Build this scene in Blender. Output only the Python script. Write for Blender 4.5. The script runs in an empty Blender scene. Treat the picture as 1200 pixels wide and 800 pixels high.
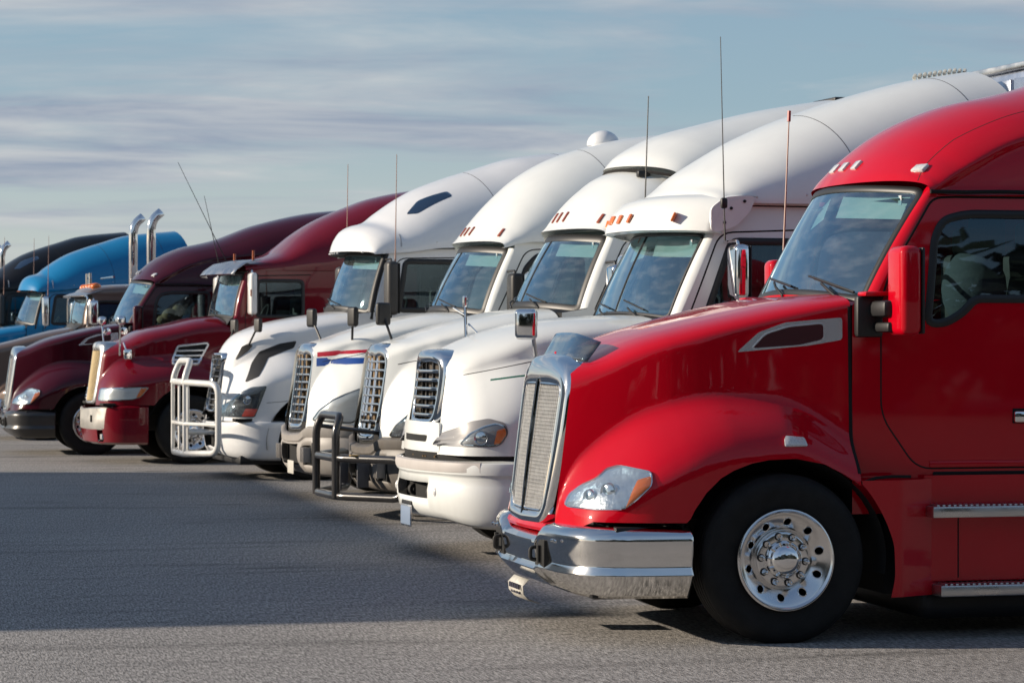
import bpy, bmesh, math, random
import numpy as np
rnd = random.Random(7)
PI = math.pi
rad = math.radians
scn = bpy.context.scene
COL = scn.collection

# ------------------------------------------------------------------ camera
cd = bpy.data.cameras.new("camera"); cam = bpy.data.objects.new("camera", cd); COL.objects.link(cam)
cam.location = (0, 0, 1.79)
cam.rotation_euler = (rad(90), 0, rad(-13.2))
cd.sensor_width = 36; cd.lens = 91.5; cd.clip_start = 0.5; cd.clip_end = 4000
cd.dof.use_dof = True; cd.dof.focus_distance = 15.6; cd.dof.aperture_fstop = 9
scn.camera = cam

# ------------------------------------------------------------------ light
SUN_EL, SUN_AZ = rad(19), rad(15)          # azimuth measured from -X towards +Y
sv = (-math.cos(SUN_EL)*math.cos(SUN_AZ), math.cos(SUN_EL)*math.sin(SUN_AZ), math.sin(SUN_EL))
sl = bpy.data.lights.new("sun", 'SUN'); sl.energy = 5.0; sl.angle = rad(0.53); sl.color = (1.0, 0.87, 0.71)
so = bpy.data.objects.new("sun", sl); COL.objects.link(so)
from mathutils import Vector
so.rotation_euler = Vector(sv).to_track_quat('Z', 'Y').to_euler(); so.location = (-20, 10, 20)

world = bpy.data.worlds.new("World"); scn.world = world; world.use_nodes = True
nt = world.node_tree; nt.nodes.clear()
def WN(t, **k):
    n = nt.nodes.new(t)
    for a, b in k.items(): setattr(n, a, b)
    return n
sky = WN('ShaderNodeTexSky'); sky.sky_type = 'NISHITA'; sky.sun_disc = False
sky.sun_elevation = SUN_EL; sky.sun_rotation = math.atan2(sv[0], sv[1])
sky.air_density = 1.0; sky.dust_density = 1.5; sky.ozone_density = 2.0
tc = WN('ShaderNodeTexCoord'); sx = WN('ShaderNodeSeparateXYZ'); nt.links.new(tc.outputs['Generated'], sx.inputs[0])
def WM(op, a, b):
    n = WN('ShaderNodeMath', operation=op)
    for i, v in enumerate((a, b)):
        if isinstance(v, (int, float)): n.inputs[i].default_value = v
        else: nt.links.new(v, n.inputs[i])
    return n.outputs[0]
den = WM('ADD', WM('MAXIMUM', sx.outputs[2], 0.0), .07)       # a thin cloud deck seen in perspective
cxy = WN('ShaderNodeCombineXYZ'); nt.links.new(WM('DIVIDE', sx.outputs[0], den), cxy.inputs[0]); nt.links.new(WM('DIVIDE', sx.outputs[1], den), cxy.inputs[1])
mp = WN('ShaderNodeMapping'); mp.inputs['Scale'].default_value = (.8, 1.15, 1); mp.inputs['Location'].default_value = (5.3, 2.4, 0); mp.inputs['Rotation'].default_value = (0, 0, rad(9))
nt.links.new(cxy.outputs[0], mp.inputs[0])
n1 = WN('ShaderNodeTexNoise'); n1.inputs['Scale'].default_value = .75; n1.inputs['Detail'].default_value = 10; n1.inputs['Roughness'].default_value = .58; n1.inputs['Distortion'].default_value = .5
nt.links.new(mp.outputs[0], n1.inputs[0])
cr1 = WN('ShaderNodeValToRGB'); cr1.color_ramp.elements[0].position = .42; cr1.color_ramp.elements[1].position = .60
nt.links.new(n1.outputs[0], cr1.inputs[0])
n2 = WN('ShaderNodeTexNoise'); n2.inputs['Scale'].default_value = 1.5; n2.inputs['Detail'].default_value = 9; n2.inputs['Roughness'].default_value = .55; n2.inputs['Distortion'].default_value = .3
nt.links.new(mp.outputs[0], n2.inputs[0])
# cloud colour: grey-mauve undersides to cream edges
cr2 = WN('ShaderNodeValToRGB')
cr2.color_ramp.elements[0].position = .38; cr2.color_ramp.elements[0].color = (2.7, 3.15, 4.1, 1)
cr2.color_ramp.elements[1].position = .66; cr2.color_ramp.elements[1].color = (5.6, 5.65, 5.7, 1)
nt.links.new(n2.outputs[0], cr2.inputs[0])
# clear air between them: pale blue, whiter towards the horizon
cr3 = WN('ShaderNodeValToRGB')
e = cr3.color_ramp.elements
e[0].position = 0.0; e[0].color = (7.2, 6.9, 6.2, 1)
e[1].position = 1.0; e[1].color = (.9, 1.5, 2.8, 1)
for p, c in ((.035, (5.3, 5.9, 5.9, 1)), (.09, (3.0, 4.3, 5.2, 1)), (.2, (2.0, 3.3, 4.8, 1)), (.5, (1.4, 2.3, 3.7, 1))):
    q = e.new(p); q.color = c
nt.links.new(sx.outputs[2], cr3.inputs[0])
mixa = WN('ShaderNodeMix', data_type='RGBA'); mixa.inputs[0].default_value = .75
nt.links.new(sky.outputs[0], mixa.inputs[6]); nt.links.new(cr3.outputs[0], mixa.inputs[7])
mixb = WN('ShaderNodeMix', data_type='RGBA')
mm = WN('ShaderNodeMath', operation='MULTIPLY')
cov = WN('ShaderNodeMapRange'); cov.inputs[1].default_value = .12; cov.inputs[2].default_value = .5; cov.inputs[3].default_value = .85; cov.inputs[4].default_value = .22
nt.links.new(sx.outputs[2], cov.inputs[0])
hz = WN('ShaderNodeMapRange'); hz.inputs[1].default_value = 0; hz.inputs[2].default_value = .06; hz.inputs[3].default_value = .3; hz.inputs[4].default_value = 1
nt.links.new(sx.outputs[2], hz.inputs[0]); nt.links.new(WM('MULTIPLY', cov.outputs[0], hz.outputs[0]), mm.inputs[1])
nt.links.new(cr1.outputs[0], mm.inputs[0]); nt.links.new(mm.outputs[0], mixb.inputs[0])
nt.links.new(mixa.outputs[2], mixb.inputs[6]); nt.links.new(cr2.outputs[0], mixb.inputs[7])
bg = WN('ShaderNodeBackground'); bg.inputs[1].default_value = .088
wo = WN('ShaderNodeOutputWorld')
nt.links.new(mixb.outputs[2], bg.inputs[0]); nt.links.new(bg.outputs[0], wo.inputs[0])
scn.view_settings.view_transform = 'Standard'; scn.view_settings.look = 'None'
scn.view_settings.gamma = 1; scn.view_settings.exposure = 0.34

# ------------------------------------------------------------------ materials
MATS = {}
def newmat(name):
    m = bpy.data.materials.new(name); m.use_nodes = True
    t = m.node_tree; return m, t, t.nodes['Principled BSDF']
def simple(name, col, rough=.5, metal=0, coat=0, spec=.5, noise=0, nscale=8, bump=0, bscale=60, coatr=.03, emis=0, dirt=0, rvar=0):
    if name in MATS: return MATS[name]
    m, t, b = newmat(name)
    b.inputs['Base Color'].default_value = (*col, 1); b.inputs['Roughness'].default_value = rough
    b.inputs['Metallic'].default_value = metal; b.inputs['Coat Weight'].default_value = coat
    b.inputs['Coat Roughness'].default_value = coatr; b.inputs['Specular IOR Level'].default_value = spec
    tcn = t.nodes.new('ShaderNodeTexCoord')
    last = None
    if noise:
        n = t.nodes.new('ShaderNodeTexNoise'); n.inputs['Scale'].default_value = nscale; n.inputs['Detail'].default_value = 6
        t.links.new(tcn.outputs['Object'], n.inputs[0])
        r = t.nodes.new('ShaderNodeMix'); r.data_type = 'RGBA'
        mr = t.nodes.new('ShaderNodeMapRange'); mr.inputs[1].default_value = .35; mr.inputs[2].default_value = .7
        t.links.new(n.outputs[0], mr.inputs[0]); t.links.new(mr.outputs[0], r.inputs[0])
        r.inputs[6].default_value = (*col, 1); r.inputs[7].default_value = (*[c*(1-noise) for c in col], 1)
        last = r.outputs[2]
    if dirt:      # road film: soft vertical runs and specks, heavier on the lower bodywork where spray reaches
        n = t.nodes.new('ShaderNodeTexNoise'); n.inputs['Scale'].default_value = 3.5; n.inputs['Detail'].default_value = 9; n.inputs['Roughness'].default_value = .7
        mpn = t.nodes.new('ShaderNodeMapping'); mpn.inputs['Scale'].default_value = (2.6, 2.6, .7)
        t.links.new(tcn.outputs['Object'], mpn.inputs[0]); t.links.new(mpn.outputs[0], n.inputs[0])
        s3 = t.nodes.new('ShaderNodeSeparateXYZ'); t.links.new(tcn.outputs['Object'], s3.inputs[0])
        mz = t.nodes.new('ShaderNodeMapRange'); mz.inputs[1].default_value = .2; mz.inputs[2].default_value = 1.5; mz.inputs[3].default_value = .3; mz.inputs[4].default_value = 0.06
        t.links.new(s3.outputs[2], mz.inputs[0])
        mr = t.nodes.new('ShaderNodeMapRange'); mr.inputs[1].default_value = .35; mr.inputs[2].default_value = .75; mr.inputs[3].default_value = 0; mr.inputs[4].default_value = 1
        t.links.new(n.outputs[0], mr.inputs[0])
        ad = t.nodes.new('ShaderNodeMath'); ad.operation = 'MULTIPLY_ADD'; ad.inputs[2].default_value = 0
        t.links.new(mr.outputs[0], ad.inputs[0]); t.links.new(mz.outputs[0], ad.inputs[1])
        ml = t.nodes.new('ShaderNodeMath'); ml.operation = 'MULTIPLY'; ml.inputs[1].default_value = dirt*3
        t.links.new(ad.outputs[0], ml.inputs[0])
        r = t.nodes.new('ShaderNodeMix'); r.data_type = 'RGBA'; r.clamp_factor = True
        t.links.new(ml.outputs[0], r.inputs[0])
        if last: t.links.new(last, r.inputs[6])
        else: r.inputs[6].default_value = (*col, 1)
        r.inputs[7].default_value = (.19, .155, .12, 1)
        last = r.outputs[2]
        rr = t.nodes.new('ShaderNodeMath'); rr.operation = 'MULTIPLY_ADD'; rr.inputs[1].default_value = .5; rr.inputs[2].default_value = coatr
        t.links.new(ml.outputs[0], rr.inputs[0])
        if coat: t.links.new(rr.outputs[0], b.inputs['Coat Roughness'])
    if last: t.links.new(last, b.inputs['Base Color'])
    if rvar:
        n = t.nodes.new('ShaderNodeTexNoise'); n.inputs['Scale'].default_value = 5; n.inputs['Detail'].default_value = 8
        t.links.new(tcn.outputs['Object'], n.inputs[0])
        mr = t.nodes.new('ShaderNodeMapRange'); mr.inputs[1].default_value = .3; mr.inputs[2].default_value = .7; mr.inputs[3].default_value = max(0, rough-rvar); mr.inputs[4].default_value = rough+rvar
        t.links.new(n.outputs[0], mr.inputs[0]); t.links.new(mr.outputs[0], b.inputs['Roughness'])
    if bump:
        n = t.nodes.new('ShaderNodeTexNoise'); n.inputs['Scale'].default_value = bscale; n.inputs['Detail'].default_value = 4
        t.links.new(tcn.outputs['Object'], n.inputs[0])
        bp = t.nodes.new('ShaderNodeBump'); bp.inputs['Strength'].default_value = bump; bp.inputs['Distance'].default_value = .01
        t.links.new(n.outputs[0], bp.inputs['Height']); t.links.new(bp.outputs[0], b.inputs['Normal'])
    if emis:
        b.inputs['Emission Color'].default_value = (*col, 1); b.inputs['Emission Strength'].default_value = emis
    MATS[name] = m
    return m
def glassmat(name, tint, refl=1.0, streak=.12, dirtcol=(.55, .6, .62)):
    if name in MATS: return MATS[name]
    m, t, b = newmat(name); t.nodes.remove(b); out = t.nodes['Material Output']
    tr = t.nodes.new('ShaderNodeBsdfTransparent'); tr.inputs[0].default_value = (*tint, 1)
    gl = t.nodes.new('ShaderNodeBsdfGlossy'); gl.inputs['Roughness'].default_value = .015; gl.inputs[0].default_value = (.62, .86, 1, 1)
    def M(op, a, b=None):
        n = t.nodes.new('ShaderNodeMath'); n.operation = op; n.use_clamp = op == 'ADD'
        for i, v in enumerate((a, b)):
            if v is None: continue
            if isinstance(v, (int, float)): n.inputs[i].default_value = v
            else: t.links.new(v, n.inputs[i])
        return n.outputs[0]
    ge = t.nodes.new('ShaderNodeNewGeometry'); dt = t.nodes.new('ShaderNodeVectorMath'); dt.operation = 'DOT_PRODUCT'
    t.links.new(ge.outputs['Incoming'], dt.inputs[0]); t.links.new(ge.outputs['Normal'], dt.inputs[1])
    sch = M('POWER', M('SUBTRACT', 1.0, M('ABSOLUTE', dt.outputs['Value'])), 1.8)
    class _O: pass
    ml = _O(); ml.outputs = [M('ADD', M('MULTIPLY', sch, 1.0*refl), .07*refl)]
    mx = t.nodes.new('ShaderNodeMixShader'); t.links.new(ml.outputs[0], mx.inputs[0]); t.links.new(tr.outputs[0], mx.inputs[1]); t.links.new(gl.outputs[0], mx.inputs[2])
    df = t.nodes.new('ShaderNodeBsdfDiffuse'); df.inputs[0].default_value = (*dirtcol, 1)
    tcn = t.nodes.new('ShaderNodeTexCoord'); mpn = t.nodes.new('ShaderNodeMapping')
    mpn.inputs['Rotation'].default_value = (0, rad(62), 0); mpn.inputs['Scale'].default_value = (.5, 2.2, 7)
    n = t.nodes.new('ShaderNodeTexNoise'); n.inputs['Scale'].default_value = 2.2; n.inputs['Detail'].default_value = 5
    t.links.new(tcn.outputs['Object'], mpn.inputs[0]); t.links.new(mpn.outputs[0], n.inputs[0])
    mr = t.nodes.new('ShaderNodeMapRange'); mr.inputs[1].default_value = .45; mr.inputs[2].default_value = .75; mr.inputs[3].default_value = streak*.4; mr.inputs[4].default_value = streak*4
    t.links.new(n.outputs[0], mr.inputs[0])
    mx2 = t.nodes.new('ShaderNodeMixShader'); t.links.new(mr.outputs[0], mx2.inputs[0]); t.links.new(mx.outputs[0], mx2.inputs[1]); t.links.new(df.outputs[0], mx2.inputs[2])
    t.links.new(mx2.outputs[0], out.inputs[0])
    MATS[name] = m; return m

RED = simple('red paint', (.50, .0004, .011), .35, 0, .8, noise=.06, nscale=3, coatr=.03, dirt=.012, spec=.05)
MAROON = simple('maroon paint', (.15, .001, .009), .3, 0, .8, coatr=.04, dirt=.015, spec=.1)
PLUM = simple('plum paint', (.05, .001, .008), .3, 0, .7, coatr=.04, dirt=.015, spec=.1)
WHITE = simple('white paint', (.79, .81, .79), .35, 0, .6, noise=.04, nscale=4, coatr=.08, dirt=.11)
WHITE2 = simple('cool white paint', (.78, .79, .80), .35, 0, .7, noise=.04, nscale=4, coatr=.08, dirt=.08)
BLUE = simple('blue paint', (.004, .18, .40), .3, 0, 1, coatr=.05, spec=.1)
BLACKP = simple('black paint', (.006, .006, .007), .35, 0, .4, coatr=.06, spec=.2)
TAN = simple('brown paint', (.16, .11, .085), .3, .3, .8, coatr=.08)
CHROME = simple('chrome', (.86, .86, .86), .06, 1, rvar=.045)
CHROME2 = simple('worn chrome', (.80, .79, .77), .10, 1, rvar=.07, bump=.02, bscale=9)
VENTC = simple('satin chrome', (.92, .93, .95), .22, .75)
ALU = simple('brushed aluminium', (.62, .62, .62), .3, 1, rvar=.12)
POLISH = simple('polished wheel alloy', (.78, .77, .76), .17, 1, rvar=.05)
MESHM = simple('grille mesh metal', (.84, .83, .81), .33, .65, noise=.2, nscale=20)
STEEL = simple('white powder coated tube', (.72, .72, .70), .3, 0, .6, dirt=.4)
BLACK = simple('black plastic', (.012, .012, .013), .5, noise=.3, nscale=10)
BAR = simple('black powder coated tube', (.02, .02, .022), .28, 0, .5, dirt=.2)
GREY = simple('grey bumper plastic', (.14, .13, .12), .5, bump=.1, bscale=200, dirt=.6, noise=.2)
GREYL = simple('light grey bumper plastic', (.34, .32, .30), .5, bump=.1, bscale=200, dirt=.6, noise=.1)
RUBBER = simple('tyre rubber', (.012, .012, .012), .75, bump=.25, bscale=120, noise=.4, nscale=12, spec=.3)
SEAL = simple('rubber seal', (.012, .012, .013), .45)
SEAM = simple('panel gap', (.006, .005, .005), .9)
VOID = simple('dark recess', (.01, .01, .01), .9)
CHASSIS = simple('chassis steel', (.018, .017, .016), .7, noise=.4)
AMBER = simple('amber lens', (.75, .17, .02), .2, 0, 1, emis=0)
AMBERD = simple('dark amber lens', (.33, .06, .012), .2, 0, 1)
CLEARL = simple('clear marker lens', (.72, .72, .72), .15, 0, 1, noise=.3, nscale=90)
LAMPIN = simple('lamp reflector', (.72, .74, .76), .22, .85, rvar=.12, bump=.5, bscale=22)
LAMPDK = simple('dark lamp housing', (.05, .05, .055), .2, .3, 1, bump=.3, bscale=20)
GLASS = glassmat('windscreen glass', (.55, .78, .82), 1.05, .022)
SIDEG = glassmat('side window glass', (.30, .34, .34), 1.0, .006)
LENSG = glassmat('headlamp lens', (.9, .92, .93), .8, .05)
SMOKE = glassmat('smoked bug shield', (.35, .34, .34), .9, .10, (.3, .3, .3))
INT_L = simple('pale cab lining', (.42, .42, .38), .8)
INT_G = simple('grey cab lining', (.10, .11, .11), .8, noise=.3)
INT_D = simple('dark dashboard', (.03, .03, .032), .6)
CLOTH = simple('pale cloth', (.45, .47, .47), .9, bump=.6, bscale=14)
BEIGE = simple('beige cloth', (.36, .27, .17), .9, bump=.6, bscale=18)
STRIPER = simple('red stripe', (.5, .01, .03), .35, 0, .6)
STRIPEB = simple('blue stripe', (.01, .06, .28), .35, 0, .6)
GREEN = simple('green stripe', (.01, .12, .07), .35, 0, .6)
PLATE = simple('number plate', (.62, .60, .54), .5, dirt=.5, noise=.2, nscale=40)
INK = simple('dark ink', (.03, .03, .05), .6)
BLUEG = simple('blue plate film', (.20, .26, .36), .4)

# ------------------------------------------------------------------ mesh helpers
def pchip(pts):
    x = np.array([p[0] for p in pts], float); y = np.array([p[1] for p in pts], float)
    h = np.diff(x); d = np.diff(y)/h; n = len(x); m = np.zeros(n)
    if n == 2: m[:] = d[0]
    else:
        for i in range(1, n-1):
            if d[i-1]*d[i] > 0:
                w1 = 2*h[i]+h[i-1]; w2 = h[i]+2*h[i-1]
                m[i] = (w1+w2)/(w1/d[i-1]+w2/d[i])
        m[0] = d[0]; m[-1] = d[-1]
    def f(t):
        t = np.asarray(t, float); tt = np.clip(t, x[0], x[-1])
        k = np.clip(np.searchsorted(x, tt, side='right')-1, 0, n-2)
        u = (tt-x[k])/h[k]
        return (y[k]*(1+2*u)*(1-u)**2+m[k]*h[k]*u*(1-u)**2+y[k+1]*u*u*(3-2*u)+m[k+1]*h[k]*u*u*(u-1))
    return f
def F(v):
    if callable(v): return v
    if isinstance(v, (int, float)): return lambda t: np.full(np.shape(t), float(v)) if np.ndim(t) else float(v)
    return pchip(v)
def smax(a, b, k=.06):
    h = np.clip(.5+.5*(a-b)/k, 0, 1)
    return b+(a-b)*h+k*h*(1-h)
def mk(name, V, Fc, mat, parent=None, smooth=True, ang=40):
    me = bpy.data.meshes.new(name)
    me.from_pydata([tuple(map(float, v)) for v in V], [], [tuple(int(i) for i in f) for f in Fc]); me.update()
    me.materials.append(mat)
    if smooth:
        me.polygons.foreach_set('use_smooth', [True]*len(me.polygons))
        me.set_sharp_from_angle(angle=rad(ang))
    o = bpy.data.objects.new(name, me); COL.objects.link(o)
    if parent is not None: o.parent = parent
    return o
def solid(o, th, off=0):
    md = o.modifiers.new('thickness', 'SOLIDIFY'); md.thickness = th; md.offset = off; return o
def gridmesh(name, P, mat, parent, mask=None, closeu=False, closev=False, **k):
    n, m = P.shape[:2]; V = P.reshape(-1, 3); Fc = []
    for i in range(n if closeu else n-1):
        for j in range(m if closev else m-1):
            if mask is not None and not mask[i, j]: continue
            a, b = i, (i+1) % n; c, d = j, (j+1) % m
            Fc.append((a*m+c, b*m+c, b*m+d, a*m+d))
    return mk(name, V, Fc, mat, parent, **k)
def inpoly(x, y, poly):
    x = np.asarray(x); y = np.asarray(y); r = np.zeros(x.shape, bool); n = len(poly)
    for i in range(n):
        x1, y1 = poly[i]; x2, y2 = poly[(i+1) % n]
        if y1 == y2: continue
        c = ((y1 > y) != (y2 > y)) & (x < (x2-x1)*(y-y1)/(y2-y1)+x1)
        r ^= c
    return r
def rounded(poly, r=.05, n=5, closed=True):
    out = []; N = len(poly)
    for i, p in enumerate(poly):
        p = np.array(p, float)
        if not closed and i in (0, N-1): out.append(p); continue
        a = np.array(poly[i-1], float); b = np.array(poly[(i+1) % N], float)
        la = np.linalg.norm(a-p); lb = np.linalg.norm(b-p)
        if la < 1e-6 or lb < 1e-6: out.append(p); continue
        rr = min(r, la*.48, lb*.48)
        q0 = p+(a-p)/la*rr; q1 = p+(b-p)/lb*rr
        for t in np.linspace(0, 1, n): out.append(q0*(1-t)**2+p*2*t*(1-t)+q1*t*t)
    return out
def dens(pts, step, closed=False):
    out = []; P = [np.array(p, float) for p in pts]
    if closed: P.append(P[0])
    for a, b in zip(P[:-1], P[1:]):
        n = max(1, int(np.linalg.norm(b-a)/step))
        for i in range(n): out.append(a+(b-a)*i/n)
    if not closed: out.append(P[-1])
    return out
def tubemesh(path, r, n=10, closed=False, flat=None):
    P = np.array(path, float); N = len(P); V = []; Fc = []
    T = np.zeros_like(P)
    for i in range(N):
        a = P[(i-1) % N] if (closed or i > 0) else P[i]; b = P[(i+1) % N] if (closed or i < N-1) else P[i]
        T[i] = (b-a)/(np.linalg.norm(b-a)+1e-9)
    up = np.array([0, 0, 1.0]) if abs(T[0][2]) < .9 else np.array([0, 1.0, 0])
    u = np.cross(T[0], up); u /= np.linalg.norm(u)
    for i in range(N):
        u = u-T[i]*np.dot(u, T[i]); u /= np.linalg.norm(u)+1e-9
        v = np.cross(T[i], u); ri = r[i] if hasattr(r, '__len__') else r
        for k in range(n):
            a = 2*PI*k/n; V.append(P[i]+ri*(math.cos(a)*u+math.sin(a)*v))
    for i in range(N if closed else N-1):
        j = (i+1) % N
        for k in range(n):
            l = (k+1) % n; Fc.append((i*n+k, i*n+l, j*n+l, j*n+k))
    if not closed:
        Fc.append(tuple(range(n))[::-1]); Fc.append(tuple((N-1)*n+k for k in range(n)))
    return V, Fc
def join(parts):
    V = []; Fc = []
    for v, f in parts:
        o = len(V); V += [tuple(x) for x in v]; Fc += [tuple(i+o for i in q) for q in f]
    return V, Fc
def tube(name, path, r, mat, parent, n=10, closed=False, fil=0, fn=6):
    if fil: path = rounded(path, fil, fn, closed)
    V, Fc = tubemesh(path, r, n, closed); return mk(name, V, Fc, mat, parent)
def boxm(c, s, r=.01, seg=2, taper=(1, 1), rot=None):
    bm = bmesh.new(); bmesh.ops.create_cube(bm, size=1)
    for v in bm.verts:
        k = taper if v.co.z > 0 else (1, 1)
        v.co = Vector((v.co.x*s[0]*k[0], v.co.y*s[1]*k[1], v.co.z*s[2]))
    if r > 0: bmesh.ops.bevel(bm, geom=list(bm.edges)+list(bm.verts), offset=min(r, min(s)*.45), segments=seg, affect='EDGES', profile=.5)
    if rot is not None: bmesh.ops.rotate(bm, verts=bm.verts, cent=(0, 0, 0), matrix=rot)
    bm.verts.index_update()
    V = [tuple(v.co+Vector(c)) for v in bm.verts]; Fc = [tuple(v.index for v in f.verts) for f in bm.faces]
    bm.free(); return V, Fc
def box(name, c, s, mat, parent, r=.01, **k):
    V, Fc = boxm(c, s, r, **k); return mk(name, V, Fc, mat, parent)
def lathem(prof, c, n=64):            # profile (radius, depth); depth runs along local y outwards (towards -y)
    V = []; Fc = []; m = len(prof)
    for i in range(n):
        a = 2*PI*i/n
        for r, d in prof: V.append((c[0]+r*math.cos(a), c[1]-d, c[2]+r*math.sin(a)))
    for i in range(n):
        j = (i+1) % n
        for k in range(m-1): Fc.append((i*m+k, i*m+k+1, j*m+k+1, j*m+k))
    return V, Fc
def lathe(name, prof, c, mat, parent, n=64, **k):
    V, Fc = lathem(prof, c, n); return mk(name, V, Fc, mat, parent, **k)
def ellips(name, c, s, mat, parent, n=20, cut=None):
    V = []; Fc = []; m = n//2
    for i in range(m+1):
        t = PI*i/m
        for j in range(n):
            a = 2*PI*j/n
            z = math.cos(t)
            if cut is not None: z = max(z, cut)
            V.append((c[0]+s[0]*math.sin(t)*math.cos(a), c[1]+s[1]*math.sin(t)*math.sin(a), c[2]+s[2]*z))
    for i in range(m):
        for j in range(n): Fc.append((i*n+j, (i+1)*n+j, (i+1)*n+(j+1) % n, i*n+(j+1) % n))
    return mk(name, V, Fc, mat, parent)
# a surface S is a function (a, b) -> 3D point ; everything below rides on surfaces
def nrm(S, a, b, e=.004):
    p = np.array(S(a, b)); u = np.array(S(a+e, b))-p; v = np.array(S(a, b+e))-p
    n = np.cross(u, v); l = np.linalg.norm(n)
    return p, (n/l if l > 1e-12 else np.array([0, -1., 0]))
def patch(name, outline, S, off, mat, parent, dome=0, flip=1, rings=8, edge=None, step=.03):
    O = dens(outline, step, True); O = np.array(O); c = O.mean(0)
    V = []; Fc = []; N = len(O)
    if edge is None: edge = 0
    for p in O:
        q, n = nrm(S, *p); V.append(q+flip*n*(off-edge))
    for r in range(rings):
        t = 1-r/rings
        for p in O:
            a = c+(p-c)*t; q, n = nrm(S, *a); V.append(q+flip*n*(off+dome*(1-t**4)))
    q, n = nrm(S, *c); V.append(q+flip*n*(off+dome))
    for r in range(rings):
        for i in range(N):
            j = (i+1) % N; Fc.append((r*N+i, r*N+j, (r+1)*N+j, (r+1)*N+i))
    for i in range(N): Fc.append((rings*N+i, rings*N+(i+1) % N, len(V)-1))
    return mk(name, V, Fc, mat, parent)
def ribbon(name, pts, S, width, h, mat, parent, flip=1, closed=False, step=.03, sink=.01):
    O = np.array(dens(pts, step, closed)); N = len(O); V = []; Fc = []
    for i in range(N):
        a = O[(i-1) % N] if (closed or i) else O[i]; b = O[(i+1) % N] if (closed or i < N-1) else O[i]
        q, n = nrm(S, *O[i]); qa = np.array(S(*a)); qb = np.array(S(*b))
        t = qb-qa; t /= np.linalg.norm(t)+1e-9; sd = np.cross(n, t)
        for x, y in ((-.5, -sink), (-.5, h*.4), (-.3, h), (.3, h), (.5, h*.4), (.5, -sink)):
            V.append(q+sd*x*width+flip*n*y)
    m = 6
    for i in range(N if closed else N-1):
        j = (i+1) % N
        for k in range(m-1): Fc.append((i*m+k, i*m+k+1, j*m+k+1, j*m+k))
    if not closed: Fc.append(tuple(range(m))); Fc.append(tuple((N-1)*m+k for k in range(m)))
    return mk(name, V, Fc, mat, parent)
def shell(name, sr, zlow, zsh, zt, W, nf, mat, parent, warp=None, nz=22, ntop=22, ns=90, holes=(), lip=.05, extra=()):
    """closed-over body panel: near side, over the top, far side; sections at constant s"""
    zlow, zsh, zt, nf = F(zlow), F(zsh), F(zt), F(nf)
    S = np.unique(np.concatenate([np.linspace(sr[0], sr[1], ns), np.array(extra, float)])) if len(extra) else np.linspace(sr[0], sr[1], ns)
    rows = []
    th = np.linspace(0, PI/2, ntop+1)[1:]
    for s in S:
        zs = float(zsh(s)); zl = min(float(zlow(s)), zs-.002); zz = np.linspace(zl, zs, nz)
        w = np.array([float(W(s, z)) for z in zz]); hw = w[-1]; n = float(nf(s)); t = float(zt(s))
        wt = hw*np.abs(np.cos(th))**(2/n); ztp = zs+(t-zs)*np.abs(np.sin(th))**(2/n); wt[-1] = 0
        ww = np.concatenate([[w[0]-lip], w, wt]); z2 = np.concatenate([[zl+.002], zz, ztp])
        ww = np.concatenate([-ww, ww[:-1][::-1]]); z2 = np.concatenate([z2, z2[:-1][::-1]])
        ss = np.full(ww.shape, s)
        if warp: ss = s+warp(s, ww, z2)
        rows.append(np.stack([ss, ww, z2], -1))
    P = np.array(rows); mask = np.ones((P.shape[0]-1, P.shape[1]-1), bool)
    C = (P[:-1, :-1]+P[1:, 1:])/2
    for h in holes:
        h = np.array(h); mask &= ~(inpoly(C[..., 0], C[..., 2], h) & (np.abs(C[..., 1]) > .3))
    return gridmesh(name, P, mat, parent, mask)
def sheet(name, zr, sf, srr, W, mat, parent, holes=(), step=.022, sides=(-1, 1)):
    """upright side panel(s), front edge sf(z), rear edge srr(z)"""
    sf, srr = F(sf), F(srr)
    nz = int((zr[1]-zr[0])/step)+2; ns = int(abs(float(srr(zr[0]))-float(sf(zr[0])))/step)+2
    Z = np.linspace(zr[0], zr[1], nz); parts = []
    for sg in sides:
        P = np.zeros((nz, ns, 3))
        for i, z in enumerate(Z):
            s = np.linspace(float(sf(z)), float(srr(z)), ns)
            P[i, :, 0] = s; P[i, :, 1] = [sg*float(W(a, z)) for a in s]; P[i, :, 2] = z
        C = (P[:-1, :-1]+P[1:, 1:])/2; mask = np.ones(C.shape[:2], bool)
        for h in holes: mask &= ~inpoly(C[..., 0], C[..., 2], h)
        parts.append(gridmesh(name, P, mat, parent, mask))
    return parts[0]
def sweep(name, plan, zlo, zhi, prof, mat, parent, sides=(1, -1), cut=None, n=60):
    """bumper: plan curve (w -> s) from the centre outwards, vertical profile (height fraction, offset outwards)"""
    pl = np.array(plan, float); L = np.concatenate([[0], np.cumsum(np.linalg.norm(np.diff(pl, axis=0), axis=1))]); L /= L[-1]
    fs = pchip(list(zip(L, pl[:, 0]))); fw = pchip(list(zip(L, pl[:, 1]))); zlo, zhi = F(zlo), F(zhi)
    T = np.linspace(0, 1, n); rows = []
    for t in T:
        e = 1e-3; ds = float(fs(t+e)-fs(t-e)); dw = float(fw(t+e)-fw(t-e)); l = math.hypot(ds, dw)+1e-12
        nx, ny = -dw/l, ds/l; s, w = float(fs(t)), float(fw(t)); a, b = float(zlo(w)), float(zhi(w))
        if t == 1: a, b = float(zlo(w)), float(zhi(w))
        rows.append([(s+nx*o, w+(ny*o if w > 1e-6 else 0), a+(b-a)*f) for f, o in prof])
    R_ = np.array(rows)                                    # w positive
    near = R_*np.array([1, -1, 1]); P = np.concatenate([near[::-1], R_[1:]], 0)
    mask = None
    if cut is not None:
        C = (P[:-1, :-1]+P[1:, 1:])/2; mask = ~np.array([[bool(cut(*c)) for c in r] for r in C])
    return gridmesh(name, P, mat, parent, mask, ang=35)

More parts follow.
